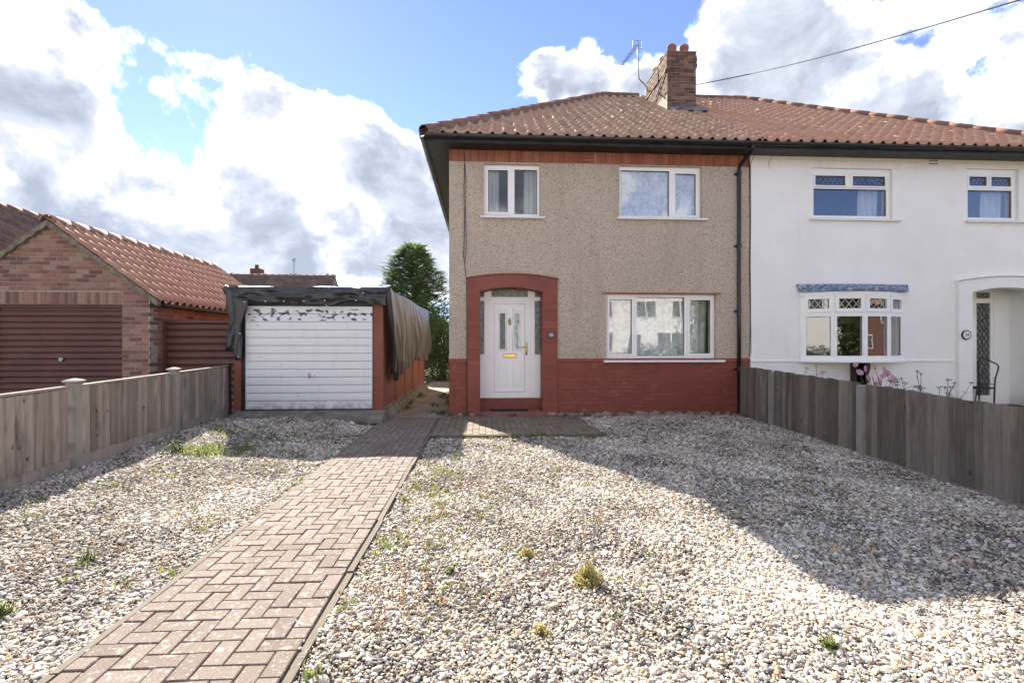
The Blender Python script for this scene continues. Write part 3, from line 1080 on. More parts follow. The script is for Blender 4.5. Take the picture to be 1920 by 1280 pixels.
def ridge_caps(parent, a, b, rad=.12, length=.42, mat='ridge_tile', name='ridge_tile', droop=.02):
    """half-round caps laid end to end from a (low) to b, on a bed of mortar"""
    a, b = Vector(a), Vector(b)
    t = (b - a).normalized()
    n = max(1, int(round((b - a).length / length)))
    step = (b - a).length / n
    side = t.cross(Vector((0, 0, 1))).normalized()
    up = side.cross(t).normalized()
    m = MB()
    rings = []
    for y, rr in ((0, rad * 1.04), (step * .985, rad * .97)):
        rings.append([Vector((math.cos(q) * rr, y, math.sin(q) * rr * .82)) for q in [math.pi * k / 8 for k in range(9)]])
    inner = [[Vector((p.x * .86, p.y, p.z * .86)) for p in r] for r in rings]
    m.loft([inner[0], rings[0], rings[1], inner[1]], False)
    me = m.data(name, mat, True)
    F = Matrix((side, t, up)).transposed().to_4x4()
    for i in range(n):
        M = F.copy()
        M.translation = a + t * (i * step) - up * droop
        link(name, me, parent, M @ Matrix.Rotation(random.gauss(0, .012), 4, 'Z') @ Matrix.Translation((0, 0, random.uniform(-.006, .006))))
    bed = MB()
    k = int((b - a).length / .11)
    rings = []
    for i in range(k + 1):
        p = a + t * ((b - a).length * i / k)
        wv = rad * (1.0 + .2 * random.random())
        rings.append([p - side * wv - up * (.085), p - side * rad * .8 + up * .03, p + side * rad * .8 + up * .03, p + side * wv - up * .085])
    bed.loft(rings, False)
    bed.build('mortar_bed', 'roof_mortar', parent)


# ------------------------------------------------------------------ windows


def window(parent, x0, x1, z0, z1, y, panes, name='window', sill=None, frame_d=.07, sash=.04):
    """upvc window; panes = (x0,x1,z0,z1) glass openings"""
    m = MB()
    m.slab(x0, x1, z0, z1, panes, y, y + frame_d)
    w = m.build(name, 'upvc', parent)
    for (a, b, c, d) in panes:
        s = MB()
        s.slab(a - sash, b + sash, c - sash, d + sash, [(a, b, c, d)], y - .016, y + .004)
        s.build('sash', 'upvc', w)
        g = MB()
        g.slab(a - .004, b + .004, c - .004, d + .004, [(a + .007, b - .007, c + .007, d - .007)], y + .010, y + .024)
        g.build('glazing_seal', 'rubber_black', w)
        g = MB()
        g.box(a - .002, b + .002, y + .028, y + .034, c - .002, d + .002)
        g.build('pane', 'glass', w)
    if sill:
        s = MB()
        s.prism_xz([(sill[0], sill[2]), (sill[1], sill[2]), (sill[1], sill[3]), (sill[0], sill[3])], y - sill[4], y + .02)
        s.build('sill', 'sill_white', w)
    return w


def curtain(x0, x1, z0, z1, y, mat, label, name='net_curtain', waves=9, amp=.025, taper=0.0):
    m = MB()
    n = waves * 8
    rings = []
    for iz in range(9):
        q = iz / 8
        row = []
        for i in range(n + 1):
            s = i / n
            xr = x1 - taper * math.sin(q * math.pi * .5) if taper >= 0 else x1
            xl = x0 - (taper * math.sin(q * math.pi * .5) if taper < 0 else 0)
            row.append((xl + (xr - xl) * s, y + amp * math.sin(s * waves * 2 * math.pi + .7 * math.sin(q * 2 + s * 5)) * (.75 + .25 * q) + .008 * math.sin(s * 31 + q * 3), z1 + (z0 - z1) * q))
        rings.append(row)
    m.loft(rings, False)
    o = m.build(name, mat, None, True)
    return tag(o, label, 'curtain')


# ------------------------------------------------------------------ the pebbledashed house
HX0, HX1, HY, HYB = -.65, 5.335, 9.85, 18.1
EAVE_Y, EAVE_Z, RIDGE_Y, RIDGE_Z = 9.42, 5.30, 15.10, 8.85
RIDGE_X0, RIDGE_X1 = 3.53, 8.05
EX0, EX1 = -1.04, 12.3
PITCH = math.atan2(RIDGE_Z - EAVE_Z, RIDGE_Y - EAVE_Y)
SLOPE = math.hypot(RIDGE_Z - EAVE_Z, RIDGE_Y - EAVE_Y)
NX1 = 11.95
CHX0, CHX1, CHY0, CHY1, CHZ0 = 4.72, 5.47, 12.72, 14.35, 7.10
CHT = 8.87

W1 = (.02, 1.12, 3.88, 4.90)
W2 = (2.69, 4.35, 3.89, 4.92)
W3 = (2.43, 4.64, 1.09, 2.385)
PIN = (-.052, 1.165)                     # porch opening

house = thing('house', (2.3, 13.0, 0), 'semi-detached house with brown pebbledash, red painted brick base and white front door', 'house')
m = MB()
m.slab(HX0, HX1, 1.11, 4.935, [W1, W2, W3, (PIN[0] - .12, PIN[1] + .12, 1.0, 2.55)], HY, HY + .26)
m.build('wall', 'pebbledash', house)
m = MB()
m.slab(HX0, HX1, -.05, 1.11, [(PIN[0] - .12, PIN[1] + .12, -.05, 1.11)], HY + .004, HY + .26)
m.build('base_wall', 'red_paint_brick', house)
m = MB()
m.slab(HX0, HX1, 4.935, 5.17, [], HY + .006, HY + .26)
m.build('frieze_backing', 'mortar', house)
# left gable-side wall, rear wall, floor between storeys, inner partition
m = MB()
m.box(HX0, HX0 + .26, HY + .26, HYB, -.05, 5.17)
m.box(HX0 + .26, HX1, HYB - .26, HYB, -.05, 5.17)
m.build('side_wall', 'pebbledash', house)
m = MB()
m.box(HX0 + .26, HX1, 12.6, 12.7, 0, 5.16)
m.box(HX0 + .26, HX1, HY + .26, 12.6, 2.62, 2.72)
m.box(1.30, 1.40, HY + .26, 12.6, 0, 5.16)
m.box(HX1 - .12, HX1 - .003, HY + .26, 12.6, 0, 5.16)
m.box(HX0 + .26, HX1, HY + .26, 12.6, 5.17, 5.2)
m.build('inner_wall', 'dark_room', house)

# painted bricks of the base, each one proud of its joint
bk = MB()
bk.cbox(0, .215, -.0022, .01, 0, .069, .002)
bkd = bk.data('base_brick', 'red_paint_brick')
random.seed(21)
for course in range(14):
    z = -.015 + course * .0765
    x = HX0 - (.1125 if course % 2 else 0)
    while x < HX1 - .02:
        a, b = max(x, HX0), min(x + .215, HX1)
        for lo, hi in ((HX0, -.302), (1.458, HX1)):
            aa, bb = max(a, lo), min(b, hi)
            if bb - aa > .035:
                link('base_brick', bkd, house, at(aa, HY + random.uniform(-.0012, .0012), z, 0, ((bb - aa) / .215, 1, 1)))
        x += .225
# projecting top course
for lo, hi in ((HX0 - .012, -.302), (1.458, HX1)):
    m = MB()
    m.cbox(lo, hi, HY - .022, HY + .02, 1.046, 1.118, .006)
    m.build('band_course', 'red_paint_brick', house)
# soldier course under the eaves
sb = MB()
sb.cbox(0, .066, -.005, .012, 0, .222, .003)
sbd = sb.data('soldier_brick', 'soldier_brick')
x = HX0 + .002
while x < HX1 - .06:
    if not (1.98 < x < 2.17):
        link('soldier_brick', sbd, house, at(x, HY + random.uniform(-.001, .002), 4.940))
    x += .0757
m = MB()
for k in range(3):
    m.box(1.985, 2.195, HY - .004, HY + .006, 4.945 + k * .075, 5.005 + k * .075)
m.build('air_brick', 'soldier_brick', house)


def arch_pts(x0, x1, z_spring, rise, n=14):
    return [(x0 + (x1 - x0) * i / n, z_spring + rise * (1 - (2 * i / n - 1) ** 2)) for i in range(n + 1)]


def porch(parent, mat, ox0, ox1, ix0, ix1, zo, ro, zi, ri, yf, yb):
    """brick surround with a shallow arch, proud of the wall"""
    m = MB()
    oa, ia = arch_pts(ox0, ox1, zo, ro), arch_pts(ix0, ix1, zi, ri)
    n = len(oa)
    for y, flip in ((yf, False), (yb, True)):
        for i in range(n - 1):
            q = [(ia[i][0], y, ia[i][1]), (ia[i + 1][0], y, ia[i + 1][1]), (oa[i + 1][0], y, oa[i + 1][1]), (oa[i][0], y, oa[i][1])]
            m.face(*(reversed(q) if flip else q))
    for i in range(n - 1):
        m.face((oa[i][0], yf, oa[i][1]), (oa[i + 1][0], yf, oa[i + 1][1]), (oa[i + 1][0], yb, oa[i + 1][1]), (oa[i][0], yb, oa[i][1]))
        m.face((ia[i + 1][0], yf, ia[i + 1][1]), (ia[i][0], yf, ia[i][1]), (ia[i][0], yb, ia[i][1]), (ia[i + 1][0], yb, ia[i + 1][1]))
    # piers
    for (a, b, za, zb) in ((ox0, ix0, zo, zi), (ix1, ox1, zi, zo)):
        m.prism_xz([(a, -.06), (b, -.06), (b, zb), (a, za)], yf, yb)
    m.build('porch_surround', mat, parent)
    # creasing course following the arch
    c = MB()
    oa2 = arch_pts(ox0 - .02, ox1 + .02, zo, ro)
    rings = [[(x, yf - .022, z), (x, yf - .022, z + .018), (x, yf + .08, z + .018), (x, yf + .08, z)] for x, z in oa2]
    c.loft(rings, True, True)
    c.build('creasing', mat, parent)


porch(house, 'red_paint', -.30, 1.457, PIN[0], PIN[1], 2.665, .09, 2.42, .09, HY - .035, 10.26)
# faint brick joints of the surround: thin bricks standing a hair proud
for zc in range(31):
    z = .02 + zc * .0765
    for a, b in ((-.297, PIN[0] - .004), (PIN[1] + .004, 1.453)):
        m = bkd
        link('pier_brick', m, house, at(a, HY - .034 + random.uniform(-.001, .001), z, 0, ((b - a) / .215, 1, 1)))
m = MB()
m.box(PIN[0] - .1, PIN[1] + .1, HY - .05, 10.26, -.06, .085)
m.build('step', 'red_tile_floor', house)
m = MB()
m.box(PIN[0] - .1, PIN[1] + .1, 10.215, 10.34, .085, .315)
m.build('threshold', 'red_paint', house)
m = MB()
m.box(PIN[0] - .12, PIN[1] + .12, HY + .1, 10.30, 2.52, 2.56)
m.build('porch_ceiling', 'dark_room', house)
m = MB()
m.box(PIN[0] - .125, PIN[0] - .12, HY, 10.4, 0, 2.55)
m.box(PIN[1] + .12, PIN[1] + .125, HY, 10.4, 0, 2.55)
m.build('porch_cheek', 'red_paint', house)

# front door screen at Y = 10.22


def door_px(u, v, Y=10.22):
    r = px_dir(u, v)
    t = Y / r[1]
    return r[0] * t, CAM_H + r[2] * t


def rect_px(u0, v0, u1, v1, Y=10.22):
    x0, z1 = door_px(u0, v0, Y)
    x1, z0 = door_px(u1, v1, Y)
    return x0, x1, z0, z1


DY = 10.22
side_l, side_r = rect_px(893, 566, 908, 666), rect_px(1002.6, 566, 1019, 666)
fan = rect_px(921.5, 541, 989.8, 559)
fan_l, fan_r = rect_px(893, 541, 907.8, 559), rect_px(1002.6, 541, 1019, 559)
leaf = rect_px(926.5, 571, 984, 737)
pan_l, pan_r = rect_px(893, 675, 908, 743), rect_px(1003, 675, 1019, 743)
m = MB()
fx0, fz1 = door_px(889, 535)
fx1, fz0 = door_px(1023, 748.5)
m.slab(fx0, fx1, fz0, fz1, [side_l, side_r, fan, fan_l, fan_r, leaf], DY, DY + .08)
door = m.build('front_door', 'upvc', house)
for h in (side_l, side_r, fan, fan_l, fan_r):
    g = MB()
    g.box(h[0], h[1], DY + .02, DY + .03, h[2], h[3])
    g.build('side_glass', 'frosted', door)
    s = MB()
    s.slab(h[0] - .012, h[1] + .012, h[2] - .012, h[3] + .012, [h], DY - .008, DY + .01)
    s.build('bead', 'upvc', door)
for h in (pan_l, pan_r):
    s = MB()
    s.slab(h[0], h[1], h[2], h[3], [(h[0] + .02, h[1] - .02, h[2] + .03, h[3] - .03)], DY - .007, DY + .004)
    s.box(h[0] + .045, h[1] - .045, DY - .007, DY + .004, h[2] + .07, h[3] - .07)
    s.build('panel_moulding', 'upvc', door)
gl, gr = rect_px(937, 589, 947.5, 656.5), rect_px(963.5, 589, 974.5, 656.5)
lf = MB()
lf.slab(leaf[0] + .004, leaf[1] - .004, leaf[2] + .004, leaf[3] - .004, [gl, gr], DY + .012, DY + .06)
lf.slab(leaf[0] + .012, leaf[1] - .012, leaf[2] + .010, leaf[3] - .010, [(leaf[0] + .035, leaf[1] - .035, leaf[2] + .05, leaf[3] - .035)], DY - .002, DY + .014)
lf.build('door_leaf', 'upvc', door)
for h, gm in ((gl, 'dark_glass'), (gr, 'lead_glass')):
    g = MB()
    g.box(h[0], h[1], DY + .024, DY + .032, h[2], h[3])
    g.build('door_glass', gm, door)
    # raised moulding with a raked head
    s = MB()
    k = .025
    rk = -.05 if h is gl else .05
    for a, b in (((h[0] - k, h[2] - k), (h[1] + k, h[2] - k)), ((h[0] - k, h[2] - k), (h[0] - k, h[3] + k - min(rk, 0) * 0 + (0 if h is gl else .05))),
                 ((h[1] + k, h[2] - k), (h[1] + k, h[3] + k + (.05 if h is gl else 0))), ((h[0] - k, h[3] + k + (0 if h is gl else .05)), (h[1] + k, h[3] + k + (.05 if h is gl else 0)))):
        s.tube([(a[0], DY + .010, a[1]), (b[0], DY + .010, b[1])], .009, 6)
    s.build('panel_moulding', 'upvc', door, True)
for (a, b, c, d) in (rect_px(933.2, 677, 951, 724.5), rect_px(960.5, 677, 977.5, 724.5)):
    s = MB()
    s.slab(a, b, c, d, [(a + .016, b - .016, c + .016, d - .016)], DY - .008, DY + .014)
    s.prism_xz([(a + .035, c + .035), (b - .035, c + .035), (b - .035, d - .035), (a + .035, d - .035)], DY - .002, DY + .014)
    s.build('panel_moulding', 'upvc', door)
# leaded flower pattern in the right light
s = MB()
random.seed(4)
cx = (gr[0] + gr[1]) / 2
hh = gr[3] - gr[2]
pts = [(cx + .022 * math.sin(q * 9) + (.015 if q > .5 else -.01), DY + .018, gr[2] + q * hh) for q in [i / 24 for i in range(25)]]
s.tube(pts, .0035, 4)
for q, sd in ((.05, 1), (.1, -1), (.3, 1), (.42, 1), (.45, -1), (.62, -1), (.75, 1), (.8, -1), (.95, -1)):
    z = gr[2] + q * hh
    x = cx + .022 * math.sin(q * 9)
    loop = [(x + sd * (.005 + .018 * (1 - math.cos(a))), DY + .018, z + .035 * math.sin(a)) for a in [k * math.pi / 5 for k in range(11)]]
    s.tube(loop, .0032, 4)
s.build('lead_pattern', 'lead', door)
# letter box, knocker, handle
bx = rect_px(943.5, 665, 968.5, 671.8)
s = MB()
s.cbox(bx[0], bx[1], DY - .012, DY + .012, bx[2], bx[3], .006)
s.cbox(bx[0] + .02, bx[1] - .02, DY - .020, DY - .010, bx[2] + .014, bx[3] - .010, .003)
s.build('letter_box', 'brass', door)
kx, kz = door_px(955.4, 605)
s = MB()
s.tube([(kx, DY + .002, kz + .085), (kx, DY - .012, kz + .05), (kx, DY - .02, kz)], [.008, .014, .018], 8)
s.tube([(kx + .028 * math.sin(a), DY - .024, kz - .005 + .045 * math.cos(a)) for a in [k * math.pi / 6 for k in range(13)]], .007, 6)
s.tube([(kx, DY - .018, kz - .03), (kx, DY - .02, kz - .075)], [.016, .006], 8)
s.build('knocker', 'brass', door, True)
hx, hz = door_px(987, 655)
s = MB()
s.cbox(hx - .020, hx + .020, DY - .012, DY + .002, hz - .13, hz + .11, .006)
s.tube([(hx, DY - .01, hz + .03), (hx, DY - .05, hz + .03), (hx - .11, DY - .055, hz + .025)], [.012, .011, .008], 8)
s.tube([(hx, DY - .012, hz - .06), (hx, DY - .02, hz - .06)], .012, 8)
s.build('handle', 'brass', door, True)
s = MB()
s.cbox(hx - .02, hx + .02, DY - .01, DY + .002, hz + .125, hz + .18, .004)
s.build('lock_plate', 'steel', door)

# windows of the pebbledashed house
fy = HY + .075
window(house, *W1, fy, [(W1[0] + .085, W1[0] + .47, W1[2] + .10, W1[3] - .10), (W1[0] + .60, W1[1] - .055, W1[2] + .065, W1[3] - .085)],
       sill=(W1[0] - .07, W1[1] + .085, W1[2] - .038, W1[2] - .004, .15))
window(house, *W2, fy, [(W2[0] + .045, W2[0] + 1.02, W2[2] + .055, W2[3] - .075), (W2[0] + 1.145, W2[1] - .095, W2[2] + .08, W2[3] - .12)],
       sill=(W2[0] - .06, W2[1] + .10, W2[2] - .038, W2[2] - .004, .15))
window(house, *W3, fy, [(W3[0] + .075, W3[0] + .525, W3[2] + .12, W3[3] - .10), (W3[0] + .625, W3[0] + 1.59, W3[2] + .075, W3[3] - .055), (W3[0] + 1.70, W3[1] - .085, W3[2] + .12, W3[3] - .105)],
       sill=(W3[0] - .07, W3[1] + .15, W3[2] - .045, W3[2] - .004, .17))
m = MB()
m.box(W3[0] - .08, W3[1] + .08, HY - .045, HY + .06, W3[3] + .006, W3[3] + .030)
m.build('lintel', 'terracotta', house)

# eaves: soffit, fascia, gutters, down pipe
SOF = 5.165
m = MB()
m.box(EX0, HX1, EAVE_Y + .055, HY + .02, SOF, SOF + .012)
m.box(EX0, HX0 + .02, HY + .02, HYB + .4, SOF, SOF + .012)
m.build('soffit', 'black_board', house)
m = MB()
m.box(EX0, HX1, EAVE_Y + .03, EAVE_Y + .052, SOF - .02, 5.315)
m.box(EX0 - .02, EX0, EAVE_Y + .03, HYB + .4, SOF - .02, 5.315)
m.build('fascia', 'black_board', house)


def gutter(parent, p0, p1, out, mat='black_gutter', r=.056):
    p0, p1, out = Vector(p0), Vector(p1), Vector(out)
    up = Vector((0, 0, 1))
    prof = []
    for k in range(9):
        a = math.pi + math.pi * k / 8
        prof.append((math.cos(a) * r, math.sin(a) * r))
    prof = [(-r - .006, .006), (-r, .008)] + prof + [(r, .008), (r + .006, .006), (r + .006, 0)] + [(x * 1.09, z * 1.09) for x, z in reversed(prof)]
    m = MB()
    rings = [[p + out * (x + r) + up * z for x, z in prof] for p in (p0, p1)]
    m.loft(rings, True, True)
    g = m.build('gutter', mat, parent, False)
    t = (p1 - p0).normalized()
    n = int((p1 - p0).length / 1.15)
    for i in range(n + 1):
        p = p0 + t * (.12 + i * 1.15)
        b = MB()
        rr = [(x * 1.16, z * 1.16 + .001) for x, z in prof[2:11]]
        b.loft([[q + out * (x + r) + up * z for x, z in rr] for q in (p - t * .028, p + t * .028)], False)
        b.build('gutter_bracket', mat, g)
    return g


gutter(house, (EX0 - .03, EAVE_Y + .03, 5.262), (5.33, EAVE_Y + .03, 5.250), (0, -1, 0))
gutter(house, (EX0 - .02, EAVE_Y - .05, 5.255), (EX0 - .02, HYB + .3, 5.255), (-1, 0, 0))
DPX = 5.09
m = MB()
m.tube([(DPX + .06, EAVE_Y - .03, 5.24), (DPX + .06, EAVE_Y - .03, 5.16), (DPX + .05, EAVE_Y + .02, 5.09), (DPX, HY - .07, 4.93), (DPX, HY - .055, 4.86), (DPX, HY - .055, 2.0), (DPX, HY - .055, .02)], .037, 10)
dp = m.build('down_pipe', 'black_gutter', house, True)
for z in (4.78, 3.35, 2.05, .9):
    m = MB()
    m.tube([(DPX, HY - .055, z - .045), (DPX, HY - .055, z + .045)], .044, 10)
    m.box(DPX - .085, DPX + .05, HY - .03, HY - .002, z - .02, z + .02)
    m.build('pipe_clip', 'black_gutter', dp)

# wall cables
m = MB()
cb = [(-.36, HY - .02, 5.12), (-.35, HY - .012, 4.9), (-.365, HY - .012, 4.4), (-.355, HY - .014, 3.6), (-.372, HY - .012, 3.1), (-.35, HY - .014, 2.95), (-.33, HY - .012, 2.72), (-.315, HY - .02, 2.66), (-.308, HY - .045, 2.0), (-.306, HY - .05, .03)]
m.tube(cb, .006, 5)
m.tube([(-.36, HY - .02, 5.1), (-.34, HY - .02, 4.8), (-.325, HY - .013, 4.5), (-.335, HY - .013, 3.9), (-.32, HY - .013, 3.35), (-.335, HY - .014, 3.05), (-.34, HY - .03, 3.0)], .005, 5)
lp = [(-.38 + .06 * math.cos(a), EAVE_Y - .06, 5.17 + .035 * math.sin(a)) for a in [k * .7 for k in range(12)]]
m.tube(lp + [(-.2, EAVE_Y - .05, 5.20), (.1, EAVE_Y - .05, 5.235)], .004, 4)
m.build('wall_cable', 'rubber_black', house)
m = MB()
m.tube([(5.30, HY - .02, 5.15), (5.325, HY - .012, 4.9), (5.335, HY - .014, 3.9), (5.325, HY - .012, 2.9), (5.345, HY - .014, 1.9), (5.33, HY - .012, 1.15)], .007, 5)
m.tube([(5.42, HY - .02, 5.16), (5.345, HY - .012, 5.0), (5.35, HY - .012, 4.2), (5.34, HY - .012, 3.0), (5.355, HY - .012, 1.2)], .005, 5)
m.tube([(5.68, EAVE_Y + .05, 5.16), (5.68, EAVE_Y + .1, 5.12), (5.69, HY - .06, 5.02), (5.72, HY - .03, 4.90)], .004, 4)
m.build('party_wall_cable', 'rubber_black', house)

# roof: one half each
CAMP = Vector((0, 0, CAM_H))
score = lambda p: (p - CAMP).length
front = slope_frame((EX0, EAVE_Y, EAVE_Z), (1, 0, 0), (0, math.cos(PITCH), math.sin(PITCH)))


def vplane(a, b, toward):
    """vertical plane through a,b whose outward normal points to `toward`"""
    a, b = Vector(a), Vector(b)
    n = (b - a).cross(Vector((0, 0, 1))).normalized()
    if n.dot(Vector(toward) - a) < 0:
        n = -n
    return a, n


CL = Vector((EX0, EAVE_Y, EAVE_Z))
CR = Vector((EX1, EAVE_Y, EAVE_Z))
RL = Vector((RIDGE_X0, RIDGE_Y, RIDGE_Z))
RR = Vector((RIDGE_X1, RIDGE_Y, RIDGE_Z))
PX = HX1
BACK_Y = HYB + .4
BACKL, BACKR = Vector((EX0, BACK_Y, EAVE_Z)), Vector((EX1, BACK_Y, EAVE_Z))
dn = Vector((0, 0, -.07))


def deck(parent, polys):
    m = MB()
    for p in polys:
        m.face(*[q + dn for q in p])
    return m.build('roof', 'dark_room', parent)


pe, pr = Vector((PX, EAVE_Y, EAVE_Z)), Vector((PX, RIDGE_Y, RIDGE_Z))
pb = Vector((PX, BACK_Y, EAVE_Z))
roof = deck(house, [[CL, pe, pr, RL], [CL, RL, BACKL], [BACKL, RL, pr, pb]])
random.seed(31)
tile_roof(roof, front, PX - EX0, SLOPE, .232, .283, None, [vplane(CL, RL, (-5, 14, 5)), (Vector((PX, 0, 0)), Vector((1, 0, 0))), (Vector((0, RIDGE_Y, 0)), Vector((0, 1, 0)))], 'roof_tile', 300, score)
up = Vector((0, 0, .05))
ridge_caps(roof, CL + Vector((-.05, -.05, .035)), RL + up, .12, .44, 'ridge_tile', 'hip_tile')
ridge_caps(roof, RL + up, Vector((CHX0 - .02, RIDGE_Y, RIDGE_Z + .05)), .12, .44)
lf_ = slope_frame(BACKL, (0, -1, 0), (RL - CL) - (RL - CL).project(Vector((0, 1, 0))))
m = MB()
g2 = Vector((-.02, 0, .02))
m.face(CL + g2, RL + g2, BACKL + g2)
m.build('hip_slope', 'roof_tile', roof)

# chimney on the ridge, straddling the party wall
ch = MB()
ch.box(CHX0 + .008, CHX1 - .008, CHY0 + .008, CHY1 - .008, CHZ0, CHT)
ch.box(CHX0 - .017, CHX1 + .017, CHY0 - .017, CHY1 + .017, CHT - .40, CHT - .075)
chim = ch.build('chimney', 'dark_mortar', house)
cbm = MB()
cbm.cbox(0, .215, 0, .03, 0, .065, .005)
cbd = cbm.data('chimney_brick', 'chimney_brick')
random.seed(9)
nco = int((CHT - CHZ0 - .02) / .075)
for c_ in range(nco):
    z = CHT - (c_ + 1) * .075 + .006
    pr_ = -.025 if 1 <= c_ <= 5 else 0.0
    off = .1125 if c_ % 2 else 0
    x = CHX0 + pr_ - off
    xe = CHX1 - pr_
    while x < xe - .03:
        a, b = max(x, CHX0 + pr_), min(x + .215, xe)
        if b - a > .04:
            link('chimney_brick', cbd, chim, at(a, CHY0 + pr_ + random.uniform(-.003, .004), z, 0, ((b - a) / .215, 1, 1)))
        x += .225
    if z > 7.85:
        y = CHY0 + pr_ - (0 if c_ % 2 else .1125)
        ye = CHY1 - pr_
        while y < ye - .03:
            a, b = max(y, CHY0 + pr_ + .032), min(y + .215, ye)
            if b - a > .04:
                # left face looks towards -X
                link('chimney_brick', cbd, chim, Matrix.Translation((CHX0 + pr_ + random.uniform(-.003, .004), b, z)) @ Matrix.Rotation(R(-90), 4, 'Z') @ Matrix.Diagonal(((b - a) / .215, 1, 1, 1)))
            y += .225
m = MB()
m.box(CHX0 - .012, CHX1 + .012, CHY0 - .012, CHY1 + .012, CHT, CHT + .03)
m.build('chimney_cap', 'roof_mortar', chim)
for px, py in ((4.93, 12.98), (5.26, 12.98), (4.93, 13.55), (5.26, 13.55), (4.93, 14.1)):
    m = MB()
    ring = lambda r, z: [(px + r * math.cos(a), py + r * math.sin(a), CHT + z) for a in [2 * math.pi * k / 16 for k in range(16)]]
    m.loft([ring(.11, .02), ring(.10, .16), ring(.105, .19), ring(.118, .20), ring(.118, .235)])
    # hooded top, open to the left
    hood = []
    for k in range(7):
        q = k / 6
        hood.append([(px - .07 * q * q + (.118 + .02 * math.sin(q * 3)) * math.cos(q * 1.35) * math.cos(a), py + .118 * math.cos(q * 1.35) * math.sin(a), CHT + .235 + .11 * math.sin(q * 1.5) + .03 * math.cos(a) * q) for a in [2 * math.pi * j / 16 for j in range(16)]])
    m.loft(hood, True, True)
    m.build('chimney_pot', 'terracotta', chim, True)
# lead flashing at the foot of the stack
fz = EAVE_Z + (CHY0 - EAVE_Y) * math.tan(PITCH)
m = MB()
m.prism_xz([(CHX0 - .03, fz - .1), (CHX1 + .06, fz - .1), (CHX1 + .05, fz + .11), (CHX0 - .02, fz + .11)], CHY0 - .02, CHY0 + .02)
m.face((CHX0 + .35, CHY0 - .36, fz - .14), (CHX1 + .22, CHY0 - .36, fz - .14), (CHX1 + .2, CHY0 - .01, fz + .11), (CHX0 + .3, CHY0 - .01, fz + .11))
m.build('flashing', 'lead_flashing', chim)
# dark cable down the stack's side
m = MB()
m.tube([(CHX0 - .03, 12.75, 8.45), (CHX0 - .03, 13.3, 8.18), (CHX0 - .035, 13.9, 7.95)], .014, 5)
m.tube([(CHX0 - .03, 13.35, 8.80), (CHX0 - .03, 13.30, 8.25), (CHX0 - .03, 13.3, 8.0)], .010, 5)
m.build('stay_wire', 'rubber_black', chim)

# mortar line between the two roofs
m = MB()
rings = []
for k in range(60):
    s_ = k / 59 * (SLOPE - .9)
    p = front @ Vector((PX - EX0 + random.uniform(-.012, .012), s_, .05 + .012 * math.sin(k * 2.2)))
    wv = .018 + .012 * random.random()
    rings.append([p + Vector((-wv, 0, -.02)), p + Vector((-wv * .5, 0, .02)), p + Vector((wv * .5, 0, .02)), p + Vector((wv, 0, -.02))])
m.loft(rings, False)
m.build('party_fillet', 'roof_mortar', roof)

# ------------------------------------------------------------------ the white house
whouse = thing('house', (8.6, 13.0, 0), 'white painted house adjoining on the right with bow window and arched porch', 'house')
N1 = (6.62, 8.31, 3.925, 4.955)
N2 = (9.915, 11.04, 3.93, 5.0)
BAY = (6.34, 8.56, 1.07, 2.40)
NP = (9.95, 11.52)
m = MB()
m.slab(HX1 + .006, NX1, -.05, 5.17, [N1, N2, (6.40, 8.50, 1.10, 2.38), (NP[0] - .1, NP[1] + .1, -.05, 2.62)], HY - .012, HY + .26)
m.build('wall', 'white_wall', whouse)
m = MB()
m.box(NX1 - .26, NX1, HY + .26, HYB, -.05, 5.17)
m.box(HX1 + .01, NX1 - .26, HYB - .26, HYB, -.05, 5.17)
m.build('side_wall', 'white_wall', whouse)
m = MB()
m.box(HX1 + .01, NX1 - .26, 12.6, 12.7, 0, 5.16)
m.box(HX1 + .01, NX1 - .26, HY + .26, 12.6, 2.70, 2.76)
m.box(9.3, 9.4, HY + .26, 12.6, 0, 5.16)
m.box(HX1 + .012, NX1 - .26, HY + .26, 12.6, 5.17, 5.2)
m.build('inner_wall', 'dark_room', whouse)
m = MB()
m.cbox(HX1 + .01, BAY[0] + .1, HY - .034, HY, 1.04, 1.075, .004)
m.cbox(BAY[1] - .1, 9.62, HY - .034, HY, 1.04, 1.075, .004)
m.build('string_course', 'white_wall', whouse)
window(whouse, *N1, HY + .05, [(N1[0] + .06, N1[1] - .09, N1[2] + .075, N1[2] + .62), (N1[0] + .10, N1[0] + .735, N1[3] - .34, N1[3] - .145), (N1[0] + .89, N1[1] - .11, N1[3] - .34, N1[3] - .145)],
       sill=(N1[0] - .05, N1[1] + .16, N1[2] - .04, N1[2] - .004, .14))
window(whouse, *N2, HY + .05, [(N2[0] + .06, N2[1] - .10, N2[2] + .075, N2[2] + .64), (N2[0] + .10, N2[0] + .48, N2[3] - .34, N2[3] - .15), (N2[0] + .58, N2[1] - .11, N2[3] - .34, N2[3] - .15)],
       sill=(N2[0] - .05, N2[1] + .16, N2[2] - .04, N2[2] - .004, .14))


def lead_diamonds(parent, a, b, c, d, y, step=.11, mat='lead', r=.004, asp=1.25):
    m = MB()
    w, h = b - a, d - c
    k = asp
    n = int((w * k + h) / (step * k)) + 2
    for s_ in (1, -1):
        for i in range(-n, n + 1):
            # line z = c + s_*k*(x - x0)
            pts = []
            x0 = a + i * step
            for x in np.linspace(a, b, 41):
                z = c + s_ * k * (x - x0)
                if c <= z <= d:
                    pts.append((x, y, z))
            if len(pts) > 2:
                m.tube([pts[0], pts[-1]], r, 4)
    return m.build('lead_diamonds', mat, parent)


for w_ in (N1, N2):
    for h in ([(w_[0] + .10, w_[0] + .735), (w_[0] + .89, w_[1] - .11)] if w_ is N1 else [(w_[0] + .10, w_[0] + .48), (w_[0] + .58, w_[1] - .11)]):
        lead_diamonds(whouse, h[0], h[1], w_[3] - .335, w_[3] - .15, HY + .072, .10)


